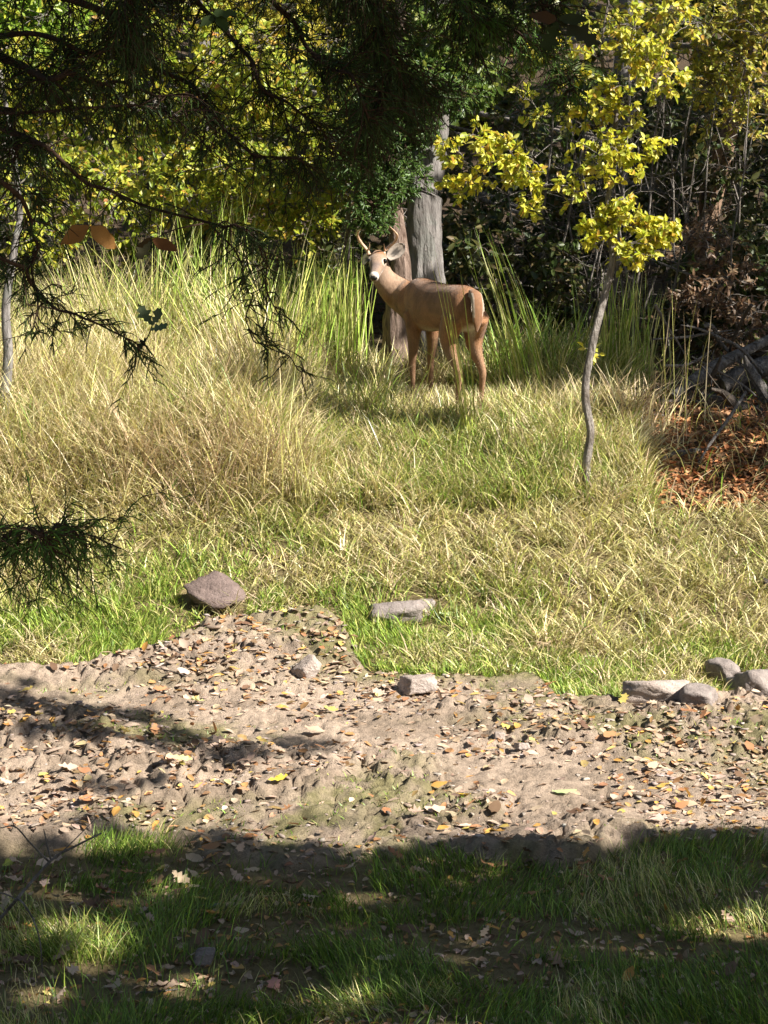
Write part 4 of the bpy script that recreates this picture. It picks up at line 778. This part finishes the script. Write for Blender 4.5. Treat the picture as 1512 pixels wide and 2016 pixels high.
# bare fallen twig in the lower left foreground
g = G(-140, 1960); dt = obj('dead_branch', None, label='bare forked grey twig rising from the near shaded grass', cat='branch', loc=g); b = Bag()
for pts, r in [([None, (0, 1808, 7.15), (50, 1750, 7.2), (105, 1690, 7.25), (150, 1665, 7.3), (200, 1640, 7.35)], .007), ([(98, 1698, 7.25), (60, 1660, 7.2), (30, 1628, 7.15), (0, 1630, 7.1)], .004), ([(100, 1692, 7.25), (92, 1660, 7.25), (86, 1632, 7.22)], .004), ([(110, 1690, 7.25), (140, 1660, 7.35), (190, 1610, 7.5)], .003), ([(18, 1790, 7.15), (35, 1770, 7.05), (60, 1800, 7.0), (78, 1850, 6.95), (84, 1915, 7.0)], .0045), ([(-60, 1765, 7.1), (0, 1758, 7.1), (35, 1772, 7.05)], .004), ([(30, 1630, 7.15), (20, 1608, 7.15)], .002)]:
    p = np.array([g if q is None else P(*q) for q in pts]); v, q = tubes(spline(p, 20), np.linspace(r, r * .45, 20), 7); b.add(v, q=q)
obj('twig', b.build('twig', g, True), M_twig, dt)
# sticks on the mud
for lb_, a in [('thin straw white stick lying on the mud by grass', [(275, 1283), (320, 1297), (372, 1313)]), ('thin dark stick half sunk in the mud', [(300, 1352), (350, 1356), (400, 1358), (455, 1354)]), ('short pale stick on the shaded grass', [(272, 1962), (310, 1957), (350, 1955)])]:
    g = G([x for x, y in a], [y for x, y in a]); g = Hs(g) + A(0, 0, .008); log('stick', lb_, g, [.0035, .004, .003], M_wood if 'dark' not in lb_ else M_drywood, 'stick', .1, 6)

# ------------------------------------------------------------------ fallen leaves
LM = {k: [leafmesh(k, c, 10 * i, 'fallen_leaf') for i, c in enumerate((.15, .4, .7, 1.0, -.5, .25))] for k in ('oak', 'oval')}
def fallen(px, py, L, c, label, kind='oak', group=None, yaw=None, tilt=.35, lift=.012):
    g = Hs(G(px, py)) if np.ndim(px) == 0 and py is not None else px
    o = obj('fallen_leaf', LM[kind][rng.integers(6)], None, label=label, cat='leaf', group=group); o.location = g + A(0, 0, lift + .1 * L); o.scale = (L, L, L); o.color = (*c, 1)
    o.rotation_euler = (U(-tilt, tilt) - .12, U(-tilt, tilt), U(0, 6.28) if yaw is None else yaw); return o
for a in [(1110, 1583, .12, (.50, .60, .28), 'pale green leaf lying alone on the cracked mud', 'oval', 1.4), (548, 1587, .10, (.75, .58, .08), 'bright yellow lobed leaf on the mud', 'oak', 1.8), (390, 1396, .10, (.52, .50, .22), 'pale yellow green lobed leaf on mud near the bank', 'oak', 1.5),
          (358, 1556, .12, (.66, .58, .28), 'cream yellow leaf beside a pink leaf on the mud', 'oak', 1.2), (338, 1548, .10, (.60, .36, .27), 'pinkish leaf beside the cream yellow leaf', 'oval', .3), (912, 1600, .07, (.75, .47, .07), 'orange yellow leaf on broken mud clods', 'oval', 1.7),
          (1306, 1568, .08, (.70, .48, .12), 'amber leaf on the mud right of the green leaf', 'oval', 1.6), (540, 1952, .11, (.62, .30, .24), 'pink red lobed leaf in shaded grass', 'oak', .2), (468, 1918, .08, (.55, .33, .10), 'orange oval leaf standing in shaded grass', 'oval', .6), (1095, 1898, .13, (.44, .27, .18), 'large tan lobed leaf on dark grass', 'oak', .4),
          (1062, 1282, .16, (.62, .46, .30), 'long tan curled leaf on the green grass strip', 'oval', 1.5), (1080, 1365, .10, (.55, .22, .10), 'rusty red leaf at the edge of the grass strip', 'oak', .9), (395, 1040, .16, (.30, .17, .06), 'dark brown curled leaf on the straw coloured bank', 'oak', 1.4), (620, 1462, .11, (.56, .38, .27), 'raised pinkish tan leaf casting a shadow on mud', 'oval', 1.5),
          (415, 1790, .10, (.16, .22, .16), 'dull green leaf in the dark grass', 'oval', 1.2), (1355, 1722, .09, (.30, .31, .27), 'grey lobed leaf on the shadowed grass', 'oak', .6), (885, 1222, .13, (.50, .58, .30), 'pale green leaf on grass right of the buried rock', 'oval', 1.6), (815, 1208, .12, (.58, .60, .36), 'pale leaf resting against the half buried rock', 'oval', .7), (20, 1712, .12, (.55, .55, .10), 'yellow green leaf clinging by the bare forked twig', 'oval', .3)]:
    fallen(a[0], a[1], a[2], a[3], a[4], a[5], None, a[6])
for k in range(9):
    fallen(U(618, 672), U(1262, 1290), U(.05, .09), palette([(.62, .36, .16), (.60, .42, .28), (.50, .27, .14)], 1)[0], 'dry orange leaf in the small heap beside the grass edge', 'oval', 'leaf heap')
CLS = [('tan', (.46, .34, .24), 5), ('pale pinkish', (.54, .39, .30), 3), ('rust brown', (.38, .19, .09), 3), ('orange', (.58, .30, .08), 1.2), ('yellow', (.60, .47, .13), .6), ('dark brown', (.17, .10, .06), 3)]
def pick():
    w = np.array([c[2] for c in CLS]); return CLS[rng.choice(len(CLS), p=w / w.sum())]
for x, y in mud_points(185, 9.0, 12.6):
    n_, c, _ = pick(); k = 'oak' if U() < .6 else 'oval'
    fallen(A(x, y, float(H(x, y))), None, U(.06, .11), palette([c], 1)[0], 'dry %s %s leaf on the sunlit mud' % (n_, 'lobed' if k == 'oak' else 'oval'), k, 'dry leaves on the mud', None, .45)
for _ in range(95):
    px, py = U(0, 1512), U(1690, 2010) if U() < .7 else U(1690, 1780)
    if U() < .4: px = U(0, 420)
    n_, c, _ = pick(); k = 'oak' if U() < .6 else 'oval'
    fallen(px, py, U(.06, .11), palette([c], 1)[0], 'dry %s %s leaf in the near shaded grass' % (n_, 'lobed' if k == 'oak' else 'oval'), k, 'dry leaves in the near grass', None, .5, .03)
bag = Bag()                                                           # small leaf scraps nobody could count
mp = mud_points(4800, 8.9, 12.6); n = len(mp); leaves(np.stack([mp[:, 0], mp[:, 1], H(mp[:, 0], mp[:, 1]) + .008], -1), nrm(rand_dirs(n) * A(1, 1, .2)), nrm(rand_dirs(n) * .35 + A(0, 0, 1)), U(.02, .075, n), U(.012, .042, n), palette([c[1] for c in CLS], n, [c[2] for c in CLS], .3), bag, .10)
n = 5200; px = U(1255, 1700, n); py = U(770, 1010, n); k = px > 1300 - (1000 - py) * .25 + U(-45, 45, n); g = G(px[k], py[k]); n = len(g)
leaves(Hs(g) + A(0, 0, .01), nrm(rand_dirs(n) * A(1, 1, .4)), nrm(rand_dirs(n) * .5 + A(0, 0, 1)), U(.03, .08, n), U(.012, .035, n), palette([(.48, .20, .08), (.36, .16, .07), (.55, .32, .16), (.20, .11, .06)], n), bag)
n = 2400; g = G(U(-100, 1612, n), U(1690, 2060, n)); leaves(Hs(g) + A(0, 0, .01), nrm(rand_dirs(n) * A(1, 1, .3)), nrm(rand_dirs(n) * .4 + A(0, 0, 1)), U(.02, .05, n), U(.012, .03, n), palette([c[1] for c in CLS], n, [c[2] for c in CLS]), bag)
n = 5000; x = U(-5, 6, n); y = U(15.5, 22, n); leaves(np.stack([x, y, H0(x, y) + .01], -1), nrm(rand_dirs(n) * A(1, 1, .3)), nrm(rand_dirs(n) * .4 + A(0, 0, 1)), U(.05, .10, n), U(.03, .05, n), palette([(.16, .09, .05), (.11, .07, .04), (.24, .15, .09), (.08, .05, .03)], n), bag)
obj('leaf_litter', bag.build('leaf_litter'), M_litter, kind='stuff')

# ------------------------------------------------------------------ grass
STR = A(.72, .62, .33); STP = A(.64, .50, .33); GRN = A(.14, .24, .035); GRB = A(.25, .38, .05); OLV = A(.34, .33, .09); YGN = A(.52, .50, .15)
def gmix(n, cols, w):
    return palette(cols, n, w, .18) * np.exp(rng.normal(size=(n, 1)) * .30)
def scatter(n, x0, x1, y0, y1):
    x = U(x0, x1, n); y = U(y0, y1, n); return x, y
def field(bag, n, x0, x1, y0, y1, sel, fn, seg=3):
    x, y = scatter(n, x0, x1, y0, y1); p0 = np.stack([x, y, H0(x, y)], -1); px, py = proj(p0); k = sel(px, py, x, y); x, y, px, py = x[k], y[k], px[k], py[k]
    root = np.stack([x, y, H(x, y) - .01], -1); Ln, w, a0, a1, az, c0, c1 = fn(px, py, x, y, len(x)); blades(root, Ln, w, a0, a1, az, c0, c1, bag, seg)
def swirl(x, y, s): return 12.6 * fbm(x * .8, y * .8, s, 2)
def nob(px, py): # keep rocks clear
    k = np.ones(len(px), bool)
    for a, b, rx, ry in [(412, 1178, 58, 40), (770, 1212, 42, 18), (836, 1200, 20, 10), (1488, 1360, 60, 30), (1418, 1330, 26, 16)]: k &= ((px - a) / rx) ** 2 + ((py - b) / ry) ** 2 > 1
    return k
# mat of bent grass over the bank
bag = Bag()
def upper(px): return np.interp(px, UP_X, UP_Y)
def sel_mat(px, py, x, y): return (vnoise(x * 11, y * 14, 73) > .30 + .1 * U(-1, 1, len(px))) & (mudmask(x, y) < 4) & (py < upper(px) + 5) & (py > 835) & nob(px, py) & ~((px > 1300 - (1000 - py) * .25) & (py < 1010) & (U(0, 1, len(px)) < .97))
def fn_mat(px, py, x, y, n):
    near = np.clip((py - (upper(px) - 190)) / 120, 0, 1); pat = fbm(x * 1.6, y * 2.2, 71, 3)
    gfrac = np.clip(.10 + 1.0 * near * np.clip((pat - .28) * 6, 0, 1) + .9 * (pat - .5), .04, .95); isg = U(0, 1, n) < gfrac
    c1 = np.where(isg[:, None], gmix(n, [GRN, GRB, OLV, YGN], (2, 4, 2, 2)), gmix(n, [STR, STP, OLV, YGN, A(.22, .16, .08)], (5, 2.2, 2.5, 2.5, 1.2)))
    Ln = np.where(isg, U(.08, .19, n), U(.10, .30, n)) * (1 - .3 * near) * (.25 + 1.5 * fbm(x * 5, y * 6, 88, 2)); a1 = np.where(isg, U(.3, 1.5, n), U(1.0, 2.3, n))
    az = swirl(x, y, 5) + rng.normal(size=n) * 2.2
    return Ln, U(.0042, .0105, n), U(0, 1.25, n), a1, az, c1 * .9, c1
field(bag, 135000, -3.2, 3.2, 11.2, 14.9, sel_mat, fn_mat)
# bright fresh strip next to the mud
def sel_strip(px, py, x, y):
    d = upper(px) - py; s = ((px > 680) & (px < 1430) & (d < 95 + 25 * np.sin(px * .02))) | ((px < 330) & (d < 120)) | ((px > 480) & (px < 560) & (d < 45))
    return s & (d > -8) & (mudmask(x, y) < 6) & nob(px, py) & (fbm(x * 3.5, y * 5, 44, 2) > .36)
def fn_strip(px, py, x, y, n):
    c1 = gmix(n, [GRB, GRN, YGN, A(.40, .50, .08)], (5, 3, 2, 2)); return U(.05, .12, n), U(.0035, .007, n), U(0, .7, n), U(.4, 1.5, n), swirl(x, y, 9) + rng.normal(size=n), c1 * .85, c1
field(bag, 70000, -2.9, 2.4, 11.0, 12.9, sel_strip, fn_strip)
# thicker grass around and behind the deer
def deerlim(px, py): return np.where((px > 770) & (px < 975) & (py > 770), np.clip((py - 745) / 290., .06, .5), 9)
def sel_mid(px, py, x, y): return (py < 1010) & (py > 690) & ~((px > 1290 - (1000 - py) * .25) & (U(0, 1, len(px)) < .985)) & ~((px > 705) & (px < 980) & (py < 765) & (U(0, 1, len(px)) < .75))
def fn_mid(px, py, x, y, n):
    lft = np.clip((640 - px) / 120, 0, 1); pat = fbm(x * 1.5, y * 1.5, 91, 3); isg = U(0, 1, n) < np.clip(.42 - .34 * lft * (py > 800) + 1.4 * (pat - .5), .06, .9)
    c1 = np.where(isg[:, None], gmix(n, [GRN, GRB, OLV, YGN], (3, 3, 2, 3)), gmix(n, [STR, STP, OLV, YGN], (4, 3.5, 1.5, 1.5)))
    hmax = .30 + .42 * lft * np.clip((1000 - py) / 60, 0, 1) + .12 * (py < 800); Ln = hmax * U(.35, 1.15, n) * (.65 + .7 * fbm(x * 2.5, y * 2.5, 15, 2)); Ln = np.minimum(Ln, deerlim(px, py) * U(.5, 1.1, n))
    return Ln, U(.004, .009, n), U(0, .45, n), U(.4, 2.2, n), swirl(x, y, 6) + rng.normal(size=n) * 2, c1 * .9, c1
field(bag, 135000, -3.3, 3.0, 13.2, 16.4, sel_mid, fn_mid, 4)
obj('bank_grass', bag.build('bank_grass'), M_grass, kind='stuff')
# foreground grass in the shade, and sprigs on the mud
bag = Bag()
def sel_fore(px, py, x, y):
    d = py - np.interp(px, LO_X, LO_Y); pat = fbm(x * 1.7 + 3, y * 2.4, 25, 3)
    return (d > -12) & (mudmask(x, y) < 3) & ((pat > .49) | (U(0, 1, len(px)) < .10))
def fn_fore(px, py, x, y, n):
    st = fbm(x * 2.2, y * 2.2, 35, 2) > .60; c1 = np.where((st & (U(0, 1, n) < .5))[:, None], gmix(n, [STR, YGN], (2, 3)), gmix(n, [GRN, GRB, A(.10, .19, .03), A(.36, .40, .06)], (4, 4, 3, 1)))
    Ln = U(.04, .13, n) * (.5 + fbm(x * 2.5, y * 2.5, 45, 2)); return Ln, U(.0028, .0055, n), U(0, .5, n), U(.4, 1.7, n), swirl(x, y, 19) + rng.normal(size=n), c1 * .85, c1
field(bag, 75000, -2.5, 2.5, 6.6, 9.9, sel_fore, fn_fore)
def sel_spr(px, py, x, y): return (mudmask(x, y) > 4) & (fbm(x * 1.1, y * 1.7, 41, 4) > .49) & (fbm(x * 9, y * 12, 55, 2) > .52)
def fn_spr(px, py, x, y, n):
    c1 = gmix(n, [GRN, GRB, OLV], (4, 3, 3)); return U(.015, .05, n), U(.004, .008, n), U(.2, 1.0, n), U(.6, 1.7, n), U(0, 6.28, n), c1, c1
field(bag, 26000, -2.8, 2.8, 9.0, 12.6, sel_spr, fn_spr)
obj('foreground_grass', bag.build('foreground_grass'), M_grass, kind='stuff')
# tall tussocks, each its own thing
def tussock(label, x, y, n, spread, h, wd, cols, w, a0, a1, lean=None, ls=.9, group=None, depth=None, seg=5, heads=0):
    g = G(x, y); r = rng.normal(size=(n, 2)) * spread; xx, yy = g[0] + r[:, 0], g[1] + r[:, 1] * .6; root = np.stack([xx, yy, H0(xx, yy) - .02], -1); c1 = gmix(n, cols, w); b = Bag()
    az = U(0, 6.28, n) if lean is None else lean + rng.normal(size=n) * ls
    blades(root - g, h * U(.55, 1.08, n), wd * U(.7, 1.3, n), U(a0[0], a0[1], n), U(a1[0], a1[1], n), az, c1 * .95, c1, b, seg)
    return obj('grass_tussock', b.build('grass_tussock'), M_grass, label=label, cat='grass', group=group, loc=g)
TG = [GRB, YGN, A(.30, .42, .07), STR]; TW = (4, 4, 3, 1.2)
PI = math.pi
tussock('upright green grass clump standing left of the deer head', 640, 765, 190, .17, 1.18, .0085, TG, TW, (0, .10), (.05, .30))
tussock('narrow green grass clump nearest the deer nose', 682, 770, 60, .06, .98, .008, TG, TW, (0, .08), (.0, .22))
tussock('tall pale green clump in the middle of dry grass', 560, 790, 110, .16, 1.12, .0085, TG, TW, (0, .15), (.1, .6), 0, 1.2)
tussock('tall arching straw clump leaning over the dry grass', 470, 800, 170, .22, 1.25, .0085, [STR, YGN, STP, GRB], (4, 4, 1, 2), (0, .25), (.4, 1.3), PI, .9)
tussock('tall green clump below the hanging brown leaves', 330, 780, 170, .22, 1.30, .0085, TG, TW, (0, .2), (.2, 1.0), 0, 1.3)
tussock('drooping grass clump beside the pale left trunk', 170, 800, 180, .25, 1.0, .0085, [YGN, STR, GRB, OLV], (4, 3, 2, 2), (.1, .4), (.8, 1.9), PI * .9, 1.0)
tussock('bluish green grass clump at the foot of pale trunk', 20, 900, 70, .10, .55, .009, [GRN, A(.22, .36, .10), GRB], (2, 3, 3), (0, .2), (.2, .9))
for k, (x, y, n, h) in enumerate([(260, 960, 330, .62), (400, 985, 380, .66), (520, 960, 300, .62), (150, 940, 200, .5), (330, 930, 320, .75), (460, 920, 300, .8)]):
    tussock('dense dry tan grass clump on the left of the bank', x, y, n, .20, h, .0075, [STP, STR, A(.46, .33, .22), OLV], (5, 3, 4, .6), (0, .5), (.5, 2.1), group='dry tan clumps')
tussock('very tall wispy green clump rising before the yellow shrub', 420, 770, 120, .2, 1.5, .008, TG, TW, (0, .15), (.1, .6), 0, 1.4)
tussock('tall pale wispy clump beside the drooping grass', 255, 790, 130, .2, 1.35, .008, [YGN, STR, GRB], (4, 3, 2), (0, .2), (.2, .9), PI, 1.2)
tussock('tall straw clump behind the dense dry grass', 520, 850, 150, .2, 1.05, .008, [STR, YGN, STP], (4, 3, 2), (0, .25), (.3, 1.1), PI, 1.2)
tussock('tall straw and green clump between the dry grass and deer', 720, 850, 90, .12, .62, .008, [YGN, STR, GRB], (3, 3, 3), (0, .3), (.3, 1.3))
tussock('tall thin straw stems rising before the dry grass', 585, 1010, 26, .10, .95, .006, [STR, YGN], (3, 3), (0, .12), (.05, .4))
tussock('long green stems crossing in front of the deer flank', 925, 885, 13, .035, 1.30, .0085, [YGN, A(.46, .50, .10)], (3, 3), (.02, .16), (.1, .32), PI, .30)
tussock('few bent stems crossing in front of the deer shoulder', 835, 880, 8, .06, .80, .007, [YGN, STR], (3, 2), (.0, .2), (.3, 1.2), 0, 1.4)
tussock('long stems arching up right of the deer rump', 1040, 800, 46, .12, 1.30, .0085, TG, TW, (.05, .25), (.3, .6), PI, .3)
tussock('green grass clump right behind the deer rump', 985, 790, 110, .13, .75, .0085, [GRN, GRB, YGN], (4, 3, 2), (0, .3), (.3, 1.2))
tussock('dark green grass clump between the deer and sapling', 1080, 780, 150, .18, .80, .0085, [GRN, GRB, OLV], (4, 3, 2), (0, .3), (.3, 1.2))
tussock('upright green grass clump right of the sapling trunk', 1225, 780, 130, .12, .98, .0085, TG, TW, (0, .12), (.05, .4))
tussock('dry straw clump right of the sapling trunk', 1235, 850, 170, .14, .55, .008, [STP, STR, A(.48, .34, .22)], (4, 4, 3), (0, .4), (.4, 1.8))
tussock('sparse stems standing before the brush pile', 1345, 850, 12, .10, 1.1, .006, [YGN, OLV, STP], (3, 2, 1), (0, .12), (.05, .4))
tussock('pale feathery straw bent over near sapling base', 1225, 905, 120, .08, .42, .005, [A(.62, .54, .32), STR], (4, 2), (.3, .8), (.8, 1.5), .2, .5)
tussock('sunlit grass tuft in the near shade by bare twig', 140, 1880, 420, .11, .20, .0042, [GRB, YGN, A(.38, .46, .07), STR], (4, 4, 3, 1.5), (0, .6), (.6, 1.8))
tussock('sunlit small tuft at the edge of the near shade', 270, 1680, 260, .10, .12, .0042, [GRB, GRN, YGN], (4, 3, 2), (0, .6), (.5, 1.6))
tussock('yellowish tuft at the bottom of near grass', 845, 1975, 110, .05, .14, .004, [YGN, GRB, STR], (4, 3, 2), (0, .6), (.6, 1.8))
tussock('long yellowish tuft spilling over at the bottom', 690, 2000, 200, .12, .17, .004, [YGN, STR, GRB], (4, 2, 3), (.2, .8), (1, 1.9), PI, .9)
